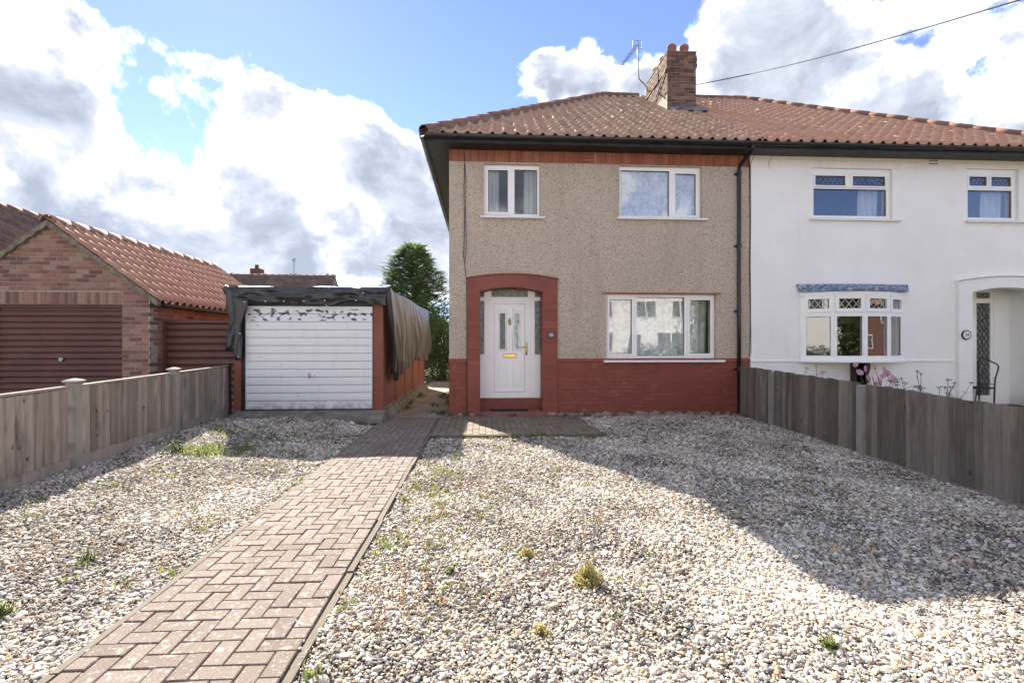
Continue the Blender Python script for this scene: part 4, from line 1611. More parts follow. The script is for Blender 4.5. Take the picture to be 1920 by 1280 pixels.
def bow_window():
    L = .575
    angs = [-27, -9, 9, 27]
    x, y = BAY[0] + .03, HY - .02
    bay = None
    nodes = [(x, y)]
    for a in angs:
        x += L * math.cos(R(a))
        y += L * math.sin(R(a))
        nodes.append((x, y))
    z0, z1 = BAY[2] + .01, 2.385
    root = MB()
    # sill and head follow the bow
    def band(mb, zlo, zhi, out, inn):
        rings = []
        for (px, py), a in zip(nodes, [-27, -18, 0, 18, 27]):
            nx_, ny_ = math.sin(R(a)), -math.cos(R(a))
            rings.append([(px + nx_ * out, py + ny_ * out, zlo), (px + nx_ * out, py + ny_ * out, zhi), (px - nx_ * inn, py - ny_ * inn, zhi), (px - nx_ * inn, py - ny_ * inn, zlo)])
        mb.loft(rings, True, True)
    band(root, z0 - .04, z0, .07, .22)
    band(root, z0, z0 + .05, .02, .1)
    band(root, z1 - .03, z1 + .05, .035, .22)
    bay = root.build('bow_window', 'upvc', whouse)
    # apron underneath closing the gap to the wall
    ap = MB()
    ap.face(*([(px, py + .01, z0 - .042) for px, py in nodes] + [(nodes[-1][0], HY + .05, z0 - .042), (nodes[0][0], HY + .05, z0 - .042)]))
    ap.build('apron', 'upvc', bay)
    for i, a in enumerate(angs):
        (ax, ay), (bx_, by_) = nodes[i], nodes[i + 1]
        M = Matrix.Translation((ax, ay, 0)) @ Matrix.Rotation(R(a), 4, 'Z')
        e0 = .10 if i == 0 else .055
        e1 = .10 if i == 3 else .055
        zt = z1 - .40
        low = (e0, L - e1, z0 + .09, zt - .04)
        top = (e0 + .03, L - e1 - .03, zt + .115, z1 - .095)
        f = MB()
        f.slab(0, L, z0 + .045, z1 - .02, [low, top], -.01, .06)
        f.slab(e0 - .03, L - e1 + .03, zt + .045, z1 - .03, [top], -.030, -.008)
        link('facet_frame', f.data('facet_frame', 'upvc'), bay, M)
        for h in (low, top):
            g = MB()
            g.box(h[0] - .002, h[1] + .002, .022, .028, h[2] - .002, h[3] + .002)
            link('pane', g.data('pane', 'glass'), bay, M)
            g = MB()
            g.slab(h[0] - .003, h[1] + .003, h[2] - .003, h[3] + .003, [(h[0] + .006, h[1] - .006, h[2] + .006, h[3] - .006)], .008, .018)
            link('glazing_seal', g.data('glazing_seal', 'rubber_black'), bay, M)
        ld = MB()
        w, h = top[1] - top[0], top[3] - top[2]
        st = w / 3
        for s_ in (1, -1):
            for q in range(-4, 8):
                seg = []
                for xx in np.linspace(top[0], top[1], 41):
                    zz = top[2] + s_ * (h / st) * .95 * (xx - top[0] - q * st)
                    if top[2] <= zz <= top[3]:
                        seg.append((xx, .015, zz))
                if len(seg) > 2:
                    ld.tube([seg[0], seg[-1]], .005, 4)
        link('lead_diamonds', ld.data('lead_diamonds', 'sill_white'), bay, M)
    # tiled canopy over the bow
    cano = MB()
    rings_lo, rings_hi, rings_sc = [], [], []
    N_ = 60
    def on_bow(q):
        s = q * 4
        k = min(3, int(s))
        fr = s - k
        (ax, ay), (bx_, by_) = nodes[k], nodes[k + 1]
        return ax + (bx_ - ax) * fr, ay + (by_ - ay) * fr
    rows = []
    for k in range(N_ + 1):
        q = k / N_
        x_, y_ = on_bow(q)
        cx_ = (x_ - (BAY[0] + BAY[1]) / 2)
        sc_ = .018 * abs(math.sin(q * N_ / 4 * math.pi))
        rows.append([(x_ + cx_ * .075, HY - .01, 2.605), (x_ + cx_ * .085, y_ * .3 + HY * .7 - .03, 2.60), (x_ + cx_ * .05, y_ - .075, 2.50), (x_ + cx_ * .05, y_ - .08, 2.455 - sc_), (x_ + cx_ * .04, y_ - .06, 2.455 - sc_), (x_ + cx_ * .03, HY, 2.47)])
    cano.loft(rows, True, True)
    cano.build('canopy', 'canopy_blue', bay)
    m = MB()
    pts = [(7.42, 1.03), (7.62, 1.03), (7.62, .92), (7.58, .80), (7.60, .70), (7.55, .60), (7.46, .52), (7.42, .45)]
    m.prism_xz(list(reversed(pts)), HY - .30, HY - .20)
    m.box(7.42, 7.52, HY - .30, HY, .45, 1.03)
    m.build('bracket', 'brown_wood', bay)
    return bay


bow_window()
# string of air bricks
for zc in (5.065, 5.125):
    m = MB()
    for k in range(9):
        m.box(9.10 + k * .022, 9.114 + k * .022, HY - .0155, HY - .009, zc, zc + .022)
    m.build('air_vent', 'rubber_black', whouse)
# arched porch
porch(whouse, 'white_wall', 9.66, 11.85, NP[0], NP[1], 2.68, .10, 2.455, .10, HY - .10, HY + .18)
m = MB()
for k in range(40):
    q = k / 39
    x_ = 9.66 + 2.19 * q
    z_ = 2.68 + .10 * (1 - (2 * q - 1) ** 2)
    m.box(x_, x_ + .028, HY - .129, HY - .08, z_ - .002, z_ + .012)
m.build('dentil', 'mortar', whouse)
NDY = 10.42
m = MB()
m.box(NP[0] - .10, NP[0] - .02, HY + .18, NDY + .1, -.05, 2.62)
m.box(NP[1] + .02, NP[1] + .12, HY + .18, NDY + .1, -.05, 2.62)
m.box(NP[0] - .1, NP[1] + .12, HY + .18, NDY + .1, 2.60, 2.66)
m.build('porch_wall', 'white_wall', whouse)
m = MB()
m.box(NP[0] - .1, NP[1] + .1, HY - .1, NDY + .05, -.05, .09)
m.build('porch_floor', 'brown_wood', whouse)
nd = MB()
hs = [rect_px(1806, 569, 1821.5, 741, NDY), rect_px(1831, 570, 1857, 743, NDY), rect_px(1806, 550, 1821.5, 561.5, NDY), rect_px(1831, 550, 1857, 561.5, NDY)]
nd.slab(NP[0] - .02, 11.13, .09, 2.6, hs, NDY, NDY + .07)
nd.slab(11.13, NP[1] + .02, .09, 2.6, [], NDY + .05, NDY + .11)
nd.cbox(11.10, 11.15, NDY - .02, NDY + .05, .09, 2.55, .008)
ndo = nd.build('porch_screen', 'upvc', whouse)
for h in hs:
    g = MB()
    g.box(h[0], h[1], NDY + .03, NDY + .036, h[2], h[3])
    g.build('screen_glass', 'frosted', ndo)
lead_diamonds(ndo, hs[1][0] + .002, hs[1][1] - .002, hs[1][2] + .002, hs[1][3] - .002, NDY + .024, .10, 'rubber_black', r=.006, asp=1.55)

# eaves of the white house
m = MB()
m.box(HX1 + .003, EX1, EAVE_Y + .055, HY + .02, SOF + .002, SOF + .014)
sof = m.build('soffit', 'grey_soffit', whouse)
m = MB()
for x_ in (5.95, 7.5, 9.2, 10.9):
    m.box(x_, x_ + .012, EAVE_Y + .06, HY - .01, SOF - .004, SOF + .001)
m.build('soffit_joint', 'rubber_black', sof)
m = MB()
m.box(HX1 + .003, EX1, EAVE_Y + .03, EAVE_Y + .052, SOF - .02, 5.315)
m.build('fascia', 'black_board', whouse)
gutter(whouse, (5.345, EAVE_Y + .03, 5.247), (EX1 + .03, EAVE_Y + .03, 5.262), (0, -1, 0))
m = MB()
roof2 = deck(whouse, [[pe, CR, RR, pr], [CR, BACKR, RR], [pr, RR, BACKR, pb]])
fr2 = slope_frame((PX, EAVE_Y, EAVE_Z), (1, 0, 0), (0, math.cos(PITCH), math.sin(PITCH)))
tile_roof(roof2, fr2, EX1 - PX, SLOPE, .236, .283, None, [vplane(CR, RR, (20, 14, 5)), (Vector((PX, 0, 0)), Vector((-1, 0, 0))), (Vector((0, RIDGE_Y, 0)), Vector((0, 1, 0)))], 'roof_tile_clean', 300, score)
ridge_caps(roof2, CR + Vector((.05, -.05, .035)), RR + up, .12, .44, 'ridge_tile', 'hip_tile')
ridge_caps(roof2, Vector((CHX1 + .05, RIDGE_Y, RIDGE_Z + .05)), RR + up, .12, .44)

# ------------------------------------------------------------------ curtains seen through the panes
curtain(W1[0] + .06, W1[0] + .30, W1[2] + .02, W1[3] - .02, HY + .24, 'voile', 'pale curtain drawn aside at left of the small upstairs window', 'curtain', 3, .03)
curtain(W1[1] - .30, W1[1] - .03, W1[2] + .02, W1[3] - .02, HY + .24, 'voile', 'pale curtain drawn aside at right of the small upstairs window', 'curtain', 3, .03)
curtain(W2[0] + .02, W2[1] - .03, W2[2] + .02, W2[3] - .02, HY + .128, 'lace', 'floral lace curtain filling the upstairs window near the downpipe', 'net_curtain', 13, .008)
curtain(W3[0] + .03, W3[1] - .03, W3[2] + .05, W3[3] - .03, HY + .40, 'lace', 'grey lace curtain behind the wide ground floor window', 'net_curtain', 14, .022)
curtain(N1[1] - .52, N1[1] - .12, N1[2] + .06, N1[2] + .66, HY + .25, 'voile', 'white curtain at right of upstairs window over the bow window', 'curtain', 3, .035, .0)
curtain(N2[1] - .55, N2[1] - .12, N2[2] + .06, N2[2] + .68, HY + .25, 'voile', 'white curtain in the upstairs window above the white arched porch', 'curtain', 3, .035, .0)

# ------------------------------------------------------------------ signs, mat, chair


def text(name, body, size, mat, parent, loc):
    cu = bpy.data.curves.new(name, 'FONT')
    cu.body = body
    cu.size = size
    cu.extrude = .002
    cu.align_x = 'CENTER'
    cu.align_y = 'CENTER'
    cu.materials.append(MATS[mat])
    tmp = bpy.data.objects.new(name, cu)
    me = bpy.data.meshes.new_from_object(tmp)
    bpy.data.objects.remove(tmp)
    if not me.materials:
        me.materials.append(MATS[mat])
    return link(name, me, parent, Matrix.Translation(loc) @ Matrix.Rotation(R(90), 4, 'X'))


def oval(mb, cx, cz, rx, rz, y0, y1, n=28):
    mb.prism_xz([(cx + rx * math.cos(2 * math.pi * k / n), cz + rz * math.sin(2 * math.pi * k / n)) for k in range(n)], y0, y1)


s36 = thing('house_number_sign', (1.325, HY - .045, 1.50), 'small oval black plaque with number 36 on red porch pier', 'sign')
m = MB()
oval(m, 1.325, 1.577, .078, .060, HY - .058, HY - .038)
m.build('plaque', 'rubber_black', s36)
m = MB()
oval(m, 1.325, 1.577, .068, .050, HY - .061, HY - .0575)
m.build('plaque_face', 'lead', s36)
text('number', '36', .085, 'sill_white', s36, (1.325, HY - .062, 1.577))
s34 = thing('house_number_sign', (9.80, HY - .11, 1.48), 'round white plaque with brown rim and number 34 on white porch pier', 'sign')
m = MB()
oval(m, 9.80, 1.585, .098, .098, HY - .125, HY - .102)
m.build('rim', 'brown_wood', s34)
m = MB()
oval(m, 9.80, 1.585, .078, .078, HY - .129, HY - .124)
m.build('plaque_face', 'sill_white', s34)
text('number', '34', .088, 'brown_wood', s34, (9.80, HY - .131, 1.585))
m = MB()
m.cbox(.15, .89, 0, .30, 0, .014, .004)
dm = MB()
dm.box(.15, .90, 9.90, 10.16, .0855, .100)
tag(dm.build('doormat', 'mat_black'), 'black doormat lying on the red front step', 'doormat')

chair = thing('metal_chair', (10.25, 10.0, .09), 'black tubular metal chair standing in the white arched porch', 'chair')
m = MB()


def P(u, v, Y):
    r = px_dir(u, v)
    t = Y / r[1]
    return (r[0] * t, Y, CAM_H + r[2] * t)


CY_ = 9.98
hoop = [P(u, v, CY_) for u, v in ((1835.5, 752), (1836.5, 720), (1834, 690), (1833, 680), (1837, 674.5), (1843, 673), (1856, 678.5), (1868, 684), (1872.5, 689), (1870.5, 698), (1866, 712), (1863.5, 752))]
hoop[0] = (hoop[0][0], CY_, .095)
hoop[-1] = (hoop[-1][0], CY_, .095)
m.tube(hoop, .014, 7)
m.build('back_frame', 'rubber_black', chair, True)
m = MB()
a_, b_ = P(1838, 721, CY_), P(1863, 722, CY_)
m.tube([a_, b_], .008, 6)
m.build('rail', 'rubber_black', chair, True)
m = MB()
m.box(hoop[1][0], hoop[-2][0], CY_, CY_ + .40, .46, .49)
m.build('seat', 'rubber_black', chair)
for sx in (hoop[1][0] + .01, hoop[-2][0] - .01):
    m = MB()
    m.tube([(sx, CY_ + .38, .46), (sx, CY_ + .42, .095)], .012, 6)
    m.build('leg', 'rubber_black', chair, True)

# ------------------------------------------------------------------ aerial and overhead wire
aer = thing('tv_aerial', (4.72, 13.6, 8.1), 'television aerial on a cranked pole beside the chimney', 'aerial')
AY = 13.5


def PA(u, v, Y=AY):
    return P(u, v, Y)


m = MB()
m.tube([PA(1214, 173), PA(1213, 167), PA(1209, 161), PA(1198, 150), PA(1197, 140), PA(1196, 110), PA(1195.5, 80)], .018, 7)
m.build('pole', 'galvanised', aer, True)
m = MB()
m.tube([PA(1211, 173), PA(1224, 173.5)], .02, 6)
m.build('bracket', 'galvanised', aer)
m = MB()
b0, b1 = Vector(PA(1196, 85)), Vector(PA(1167, 124, 12.6))
m.tube([b0, b1], .012, 6)
m.build('boom', 'galvanised', aer, True)
m = MB()
for k in range(15):
    p = b0.lerp(b1, .08 + k * .065)
    hw = Vector((.10, .05, .03)) * (1 - k * .02)
    m.tube([p - hw, p + hw], .007, 5)
m.build('director_rods', 'galvanised', aer)
m = MB()
c0 = Vector(PA(1195.5, 85))
for dz_ in (-.10, -.035, .035, .10):
    m.tube([c0 + Vector((-.12, .02, dz_)), c0 + Vector((.12, .02, dz_))], .008, 5)
for dx_ in (-.12, .12, 0):
    m.tube([c0 + Vector((dx_, .02, -.11)), c0 + Vector((dx_, .02, .11))], .008, 5)
m.build('reflector', 'galvanised', aer)
wire = MB()
wa, wb = Vector((5.485, 12.85, P(1309, 162, 12.85)[2])), Vector(P(1960, -12, 5.5))
wp = []
for k in range(25):
    q = k / 24
    p = wa.lerp(wb, q * 1.25)
    p.z -= .10 * math.sin(math.pi * min(q * 1.25, 1))
    wp.append(p)
wire.tube(wp, .011, 5)
tag(wire.build('telephone_wire', 'rubber_black', None, True), 'thin black overhead wire running from the chimney stack', 'wire')

# ------------------------------------------------------------------ garage under the sheet
GX0, GX1, GY0, GY1, GZ0, GZT = -4.46, -1.82, 9.38, 16.0, .215, 2.40
gar = thing('garage', (-3.1, 12.5, 0), 'red sectional concrete garage with flaking white up-and-over door', 'garage')
m = MB()
m.prism_xz([(GX0 + .02, -.06), (GX1 + .03, -.06), (GX1 + .03, .20), (GX0 + .02, .20)], GY0 - .01, GY1 + .2)
# broken sloping apron in front of the door
rings = []
for k in range(29):
    x_ = -4.42 + k * (2.66 / 28)
    yo = 8.93 + .07 * math.sin(k * 1.9) + .05 * random.random()
    rings.append([(x_, yo, .02), (x_, yo + .015, .075 + .015 * random.random()), (x_, 9.2, .155 + .01 * math.sin(k)), (x_, GY0, .205), (x_, GY0, -.02)])
m.loft(rings, True, True)
m.build('slab', 'old_concrete', gar)
for a_, b_ in ((GX0, GX0 + .13), (GX1 - .185, GX1)):
    box_part('pillar', 'garage_paint', gar, a_, b_, GY0, GY0 + .12, GZ0 - .01, GZT)
m = MB()
m.box(GX0, GX0 + .06, GY0 + .12, GY1, GZ0 - .01, GZT)
m.box(GX0 + .06, GX1 - .06, GY1 - .06, GY1, GZ0 - .01, GZT)
m.box(GX0 + .13, GX1 - .185, GY0 + .02, GY0 + .1, 2.10, GZT)
m.build('wall', 'garage_paint', gar)
npan = 5
ly = (GY1 - GY0 - .12) / npan
for k in range(npan):
    y_ = GY0 + .12 + k * ly
    m = MB()
    m.box(GX1 - .055, GX1 - .02, y_ + .05, y_ + ly - .05, GZ0 - .01, GZT)
    m.build('wall_panel', 'garage_paint', gar)
    m = MB()
    m.box(GX1 - .06, GX1 - .004, y_ + ly - .05, y_ + ly + .05, GZ0 - .02, GZT)
    m.build('wall_post', 'garage_paint', gar)
m = MB()
m.box(GX0 - .05, GX1 + .05, GY0 - .04, GY1 + .1, GZT, GZT + .035)
m.build('roof_sheet', 'concrete', gar)
# kerb at the foot of the side wall
m = MB()
m.prism_xz([(GX1 - .02, -.05), (GX1 + .16, -.05), (GX1 + .05, .14), (GX1 - .02, .22)], GY0 + .1, GY1)
m.build('footing', 'old_concrete', gar)
# black door frame
DX0, DX1, DZ0, DZ1 = -4.262, -2.012, GZ0 + .012, 2.085
m = MB()
m.slab(GX0 + .125, GX1 - .18, GZ0 - .005, 2.20, [(DX0 - .006, DX1 + .006, GZ0 - .006, DZ1 + .01)], GY0 - .012, GY0 + .06)
m.build('door_frame', 'black_board', gar)
gdo = MB()
gdo.box(DX0, DX1, GY0 + .03, GY0 + .05, DZ0, DZ1)
gd = gdo.build('garage_door', 'peeling_door', gar)
nb = 13
ph = (DZ1 - DZ0) / nb
for k in range(nb):
    m = MB()
    z_ = DZ0 + k * ph
    prof = [(GY0 + .03, z_ + .004), (GY0 + .004, z_ + .010), (GY0 + .000, z_ + .020), (GY0 + .004, z_ + ph * .6), (GY0 + .016, z_ + ph - .002), (GY0 + .03, z_ + ph - .001)]
    m.loft([[(x_, y_, zz) for y_, zz in prof] for x_ in (DX0 + .012, DX1 - .012)], False, False)
    m.build('door_rib', 'peeling_door', gd)
m = MB()
m.slab(DX0, DX1, DZ0, DZ1, [(DX0 + .022, DX1 - .022, DZ0 + .012, DZ1 - .012)], GY0 - .004, GY0 + .03)
m.build('door_edge', 'peeling_door', gd)
m = MB()
hx_, hz_ = -3.13, .835
m.cbox(hx_ - .02, hx_ + .02, GY0 - .012, GY0 + .01, hz_ - .035, hz_ + .035, .004)
m.tube([(hx_, GY0 - .01, hz_), (hx_, GY0 - .05, hz_)], .010, 7)
m.tube([(hx_ - .012, GY0 - .05, hz_ + .045), (hx_ + .006, GY0 - .05, hz_ - .05)], .011, 7)
m.build('handle', 'steel', gd, True)


# plastic sheet over the roof
def make_tarp():
    t = thing('tarpaulin', (-3.1, 12.5, 2.4), 'black plastic sheet draped over the garage roof and down its side', 'tarpaulin')
    random.seed(12)
    X0, X1, Y0, Y1 = GX0 - .06, GX1 + .075, GY0 - .075, GY1 + .12
    # top
    m = MB()
    nx_, ny_ = 26, 40
    rows = []
    for j in range(ny_ + 1):
        y = Y0 + (Y1 - Y0) * j / ny_
        row = []
        for i in range(nx_ + 1):
            x = X0 + (X1 - X0) * i / nx_
            row.append((x, y, GZT + .045 + .012 * math.sin(x * 5 + y * 2) * math.sin(y * 3.1) + .010 * random.random() - (.025 if i in (0, nx_) or j in (0, ny_) else 0)))
        rows.append(row)
    m.loft(rows, False)
    m.build('top_sheet', 'tarp_plastic', t, True)
    # front skirt
    m = MB()
    rows = []
    nd_ = 14
    nxx = 110
    def front_drop(x):
        q = (x - X0) / (X1 - X0)
        d = .31 + .02 * math.sin(x * 4.2 + 1) + .018 * math.sin(x * 11) - .05 * max(0, math.sin((x + 2.9) * 2.6)) ** 2
        if x < -4.20:
            d = .31 + (-4.20 - x) / .32 * .52            # hanging corner on the left
        if x > -2.06:
            d = .30 + .12 * (x + 2.06)
        return d
    for j in range(nd_ + 1):
        q = j / nd_
        row = []
        for i in range(nxx + 1):
            x = X0 + (X1 - X0) * i / nxx
            d = front_drop(x)
            fold = .022 * math.sin(x * 9 + 3 * q) * q + .018 * math.sin(q * 9 + x * 3.1) + .012 * math.sin(x * 23 - q * 7) * q
            fold += .010 * math.sin(q * 17 + math.sin(x * 4) * 3)
            row.append((x + .012 * math.sin(q * 5 + x * 3) * q, Y0 - .015 - fold - .03 * math.sin(q * math.pi), GZT + .030 - d * q))
        rows.append(row)
    m.loft(rows, False)
    m.build('front_skirt', 'tarp_plastic', t, True)
    # gathered corner hanging down on the left
    for (cx, cy, zt, zb, wt, wb, ph_) in ((X0 + .02, Y0 - .02, GZT + .02, 1.30, .17, .10, 0), (X0 + .17, Y0 - .05, 2.22, 1.13, .17, .07, 1.3)):
        m = MB()
        rings = []
        for j in range(22):
            q = j / 21
            w = wt + (wb - wt) * q + .035 * math.sin(q * 8 + ph_)
            z = zt + (zb - zt) * q
            ring = []
            for k in range(14):
                a = 2 * math.pi * k / 14
                rr = w * (.55 + .28 * math.sin(a * 3 + q * 7 + ph_) + .10 * math.sin(a * 5 - q * 11))
                ring.append((cx + .05 * math.sin(q * 4 + ph_) + .05 * q + rr * math.cos(a), cy + .40 * rr * math.sin(a), z + .03 * math.sin(a * 2 + q * 5)))
            rings.append(ring)
        m.loft(rings, True, True)
        m.build('hanging_corner', 'tarp_plastic', t, True)
    # side skirt on the right
    m = MB()
    rows = []
    nys, nq = 150, 26
    def side_bottom(y):
        s = (y - Y0) / (Y1 - Y0)
        b = .72 + .28 * min(1, max(0, (s - .06) / .35)) + .05 * math.sin(y * 2.4) + .07 * math.sin(y * 4.9 + .6) * (s > .1) + .10 * max(0, math.sin(y * 2.05 + 1.0)) * (s > .15)
        return b
    for j in range(nq + 1):
        q = j / nq
        row = []
        for i in range(nys + 1):
            y = Y0 + (Y1 - Y0) * i / nys
            zb = side_bottom(y)
            z = GZT + .03 + (zb - GZT - .03) * q
            fold = .030 * math.sin(y * 8.5 + 1.2 * math.sin(q * 2)) * (.25 + q) + .018 * math.sin(y * 19 + 2.2 * q) * (.3 + .7 * q) + .02 * math.sin(q * 7 + y * 1.7)
            fold += .012 * math.sin(y * 33 - q * 4) * q
            # near edge sweeps back as it hangs
            yy_ = y + .55 * q ** 1.3 * max(0, 1 - (y - Y0) / 2.2)
            row.append((X1 + .02 + .10 * math.sin(q * math.pi * .8) + fold, yy_, z))
        rows.append(row)
    m.loft(rows, False)
    m.build('side_skirt', 'tarp_film', t, True)
    # black hem trailing from the front corner
    m = MB()
    rings = []
    for j in range(20):
        q = j / 19
        z = GZT + .02 + (.80 - GZT) * q
        y = Y0 + .02 + .46 * q ** 1.25
        wv = .07 + .03 * math.sin(q * 7)
        x = X1 + .05 + .05 * math.sin(q * 3)
        rings.append([(x - wv * .6, y - wv, z), (x + .015, y - wv * .3, z), (x + .03, y + wv, z), (x - .02, y + wv * .2, z)])
    m.loft(rings, True, True)
    m.build('hem', 'tarp_plastic', t, True)
    # white fixing caps along the front
    for u, v in ((458, 568), (497, 567), (531.5, 566.5), (569.5, 566.5), (608.5, 565), (667, 565), (514.5, 579), (611.5, 575), (681, 551), (449, 627), (446, 671)):
        p = Vector(P(u, v, Y0 - .075))
        m = MB()
        m.tube([p + Vector((0, .03, 0)), p, p + Vector((0, -.006, 0))], [.011, .011, .006], 8)
        m.build('fixing_cap', 'sill_white', t)


make_tarp()

# ------------------------------------------------------------------ fences
board = MB()
# feather edge board, thick on one side, unit height
board.mesh([(0, 0, 0), (.112, -.006, 0), (.112, .006, 0), (0, .006, 0), (0, -.028, 0), (0, 0, 1), (.112, -.006, 1), (.112, .006, 1), (0, .006, 1), (0, -.028, 1)],
           [(4, 1, 6, 9), (1, 2, 7, 6), (2, 3, 8, 7), (3, 4, 9, 8), (5, 6, 7, 8) if False else (9, 6, 7, 8), (4, 3, 2, 1)])


def fence(name, label, pts, posts, mat, post_h, post_mat, cap, side, gravel_board, seed, board_w=.1):
    """boards run along pts [(x, y, base z, top z)...]; side=+1 puts the boards on the +X side"""
    random.seed(seed)
    root = thing(name, (pts[0][0], pts[0][1], pts[0][2]), label, 'fence')
    bd = board.data('board', mat)
    L = [0]
    for a, b in zip(pts, pts[1:]):
        L.append(L[-1] + math.hypot(b[0] - a[0], b[1] - a[1]))

    def sample(s):
        for i in range(len(pts) - 1):
            if s <= L[i + 1] or i == len(pts) - 2:
                q = (s - L[i]) / (L[i + 1] - L[i])
                a, b = pts[i], pts[i + 1]
                return [a[k] + (b[k] - a[k]) * q for k in range(4)] + [math.atan2(b[1] - a[1], b[0] - a[0])]
    s = 0
    gb = .13 if gravel_board else 0.02
    while s < L[-1] - .06:
        x, y, zb, zt, ang = sample(s)
        near_post = any(abs((s + .05) - p) < .075 for p in posts)
        if not near_post:
            # board faces the drive: rotate so that local -Y looks to the drive
            M = Matrix.Translation((x, y, zb + gb + random.uniform(-.006, .004))) @ Matrix.Rotation(ang + (math.pi if side < 0 else 0), 4, 'Z')
            if side < 0:
                M = M @ Matrix.Translation((-.112, 0, 0))
            M = M @ Matrix.Rotation(random.gauss(0, .009), 4, 'Y') @ Matrix.Rotation(random.gauss(0, .012), 4, 'X') @ Matrix.Translation((0, -.012 + random.uniform(-.006, .006), 0)) @ Matrix.Diagonal((random.uniform(.97, 1.04), 1, zt - zb - gb - (.03 if cap else random.uniform(.0, .012)), 1))
            link('board', bd, root, M)
        s += board_w * random.uniform(.97, 1.03)
    ps = sorted([0] + list(posts) + [L[-1]])
    for p0, p1 in zip(ps, ps[1:]):
        a, b = sample(p0 + .001), sample(p1 - .001)
        d = Vector((b[0] - a[0], b[1] - a[1], 0))
        dl = d.length
        d.normalize()
        nrm = Vector((-d.y, d.x, 0))
        for zz, nm in ((.28, 'rail'), (.72, 'rail')):
            m = MB()
            za, zb_ = a[2] + (a[3] - a[2]) * zz, b[2] + (b[3] - b[2]) * zz
            m.obox(Vector(((a[0] + b[0]) / 2, (a[1] + b[1]) / 2, (za + zb_) / 2)) + nrm * .035, d * (dl / 2) + Vector((0, 0, (zb_ - za) / 2)), nrm * .02, (0, 0, .035))
            m.build(nm, mat, root)
        if cap:
            m = MB()
            m.obox(((a[0] + b[0]) / 2, (a[1] + b[1]) / 2, (a[3] + b[3]) / 2 - .012), d * (dl / 2 - .04) + Vector((0, 0, (b[3] - a[3]) / 2)), nrm * .030, (0, 0, .011))
            m.build('cap_rail', 'fence_cap', root)
        if gravel_board:
            m = MB()
            m.obox(((a[0] + b[0]) / 2, (a[1] + b[1]) / 2, (a[2] + b[2]) / 2 + .05), d * (dl / 2 - .04) + Vector((0, 0, (b[2] - a[2]) / 2)), nrm * .014, (0, 0, .075))
            m.build('gravel_board', mat, root)
    for p in posts:
        x, y, zb, zt, ang = sample(p)
        m = MB()
        d = Vector((math.cos(ang), math.sin(ang), 0))
        nrm = Vector((-d.y, d.x, 0))
        zt2 = zt + post_h
        c = Vector((x, y, 0)) - nrm * .014
        for (hw, z0_, z1_) in ((.052, zb - .15, zt2 - .02),):
            rings = []
            for z_, w_ in ((z0_, hw), (z1_ - .012, hw), (z1_, hw - .010)):
                rings.append([c + d * sx * w_ + nrm * sy * w_ + Vector((0, 0, z_)) for sx, sy in ((-1, -1), (1, -1), (1, 1), (-1, 1))])
            m.loft(rings, True, True)
        if post_h > .03:
            rings = []
            for z_, w_ in ((zt2 - .02, .072), (zt2, .072), (zt2 + .022, .012)):
                rings.append([c + d * sx * w_ + nrm * sy * w_ + Vector((0, 0, z_)) for sx, sy in ((-1, -1), (1, -1), (1, 1), (-1, 1))])
            m.loft(rings, True, True)
        m.build('post', post_mat, root)
    return root


lf_pts = [(-4.10, 2.4, .085, .945), (-4.28, 4.9, .085, .967), (-4.62, 9.52, .125, 1.022)]
lfence = fence('fence', 'weathered grey-brown board fence along the left of the gravel', lf_pts, [.95, 3.23, 5.22], 'fence_light', .05, 'concrete', True, 1, True, 5, .108)
m = MB()
m.box(-4.69, -4.60, 9.47, 9.57, .0, 1.05)
tag(m.build('end_post', 'black_board', lfence), None, None)
rf_pts = [(5.12, 9.76, 0, .972), (5.05, 8.54, 0, .955), (4.86, 6.2, 0, .91), (4.70, 3.9, 0, .855), (4.6, 2.2, 0, .82)]
fence('fence', 'dark grey weathered board fence along the right of the gravel', rf_pts, [1.22, 3.57, 5.88], 'fence_dark', -.005, 'concrete', False, 1, False, 6, .094)

# ------------------------------------------------------------------ brick garage next door
NG = dict(x0=-9.36, x1=-5.95, y=9.42, yb=15.0, ez=2.24, az=3.52)
ng = thing('garage', (-7.65, 12.0, .05), 'brick garage with pantiled gable roof and brown up-and-over door', 'garage')
xm = (NG['x0'] + NG['x1']) / 2
GDX = (-8.62, -6.42, .05, 2.105)
m = MB()
m.slab(NG['x0'], NG['x1'], 0, NG['ez'], [(GDX[0], GDX[1], 0, GDX[3])], NG['y'] + .008, NG['y'] + .22)
m.prism_xz([(NG['x0'], NG['ez']), (NG['x1'], NG['ez']), (xm, NG['az'])], NG['y'] + .008, NG['y'] + .22)
m.box(NG['x1'] - .22, NG['x1'] - .008, NG['y'] + .22, NG['yb'], 0, NG['ez'])
m.box(NG['x0'], NG['x0'] + .22, NG['y'] + .22, NG['yb'], 0, NG['ez'])
m.prism_xz([(NG['x0'], 0), (NG['x1'], 0), (NG['x1'], NG['ez']), (xm, NG['az']), (NG['x0'], NG['ez'])], NG['yb'] - .22, NG['yb'])
ngw = m.build('wall', 'mortar', ng)
gb_ = MB()
gb_.cbox(0, .215, 0, .03, 0, .066, .003)
gbd = gb_.data('brick', 'garage_brick')
gs_ = MB()
gs_.cbox(0, .066, 0, .03, 0, .216, .003)
gsd = gs_.data('soldier_brick', 'garage_brick')
random.seed(77)
course = 0
z = .55
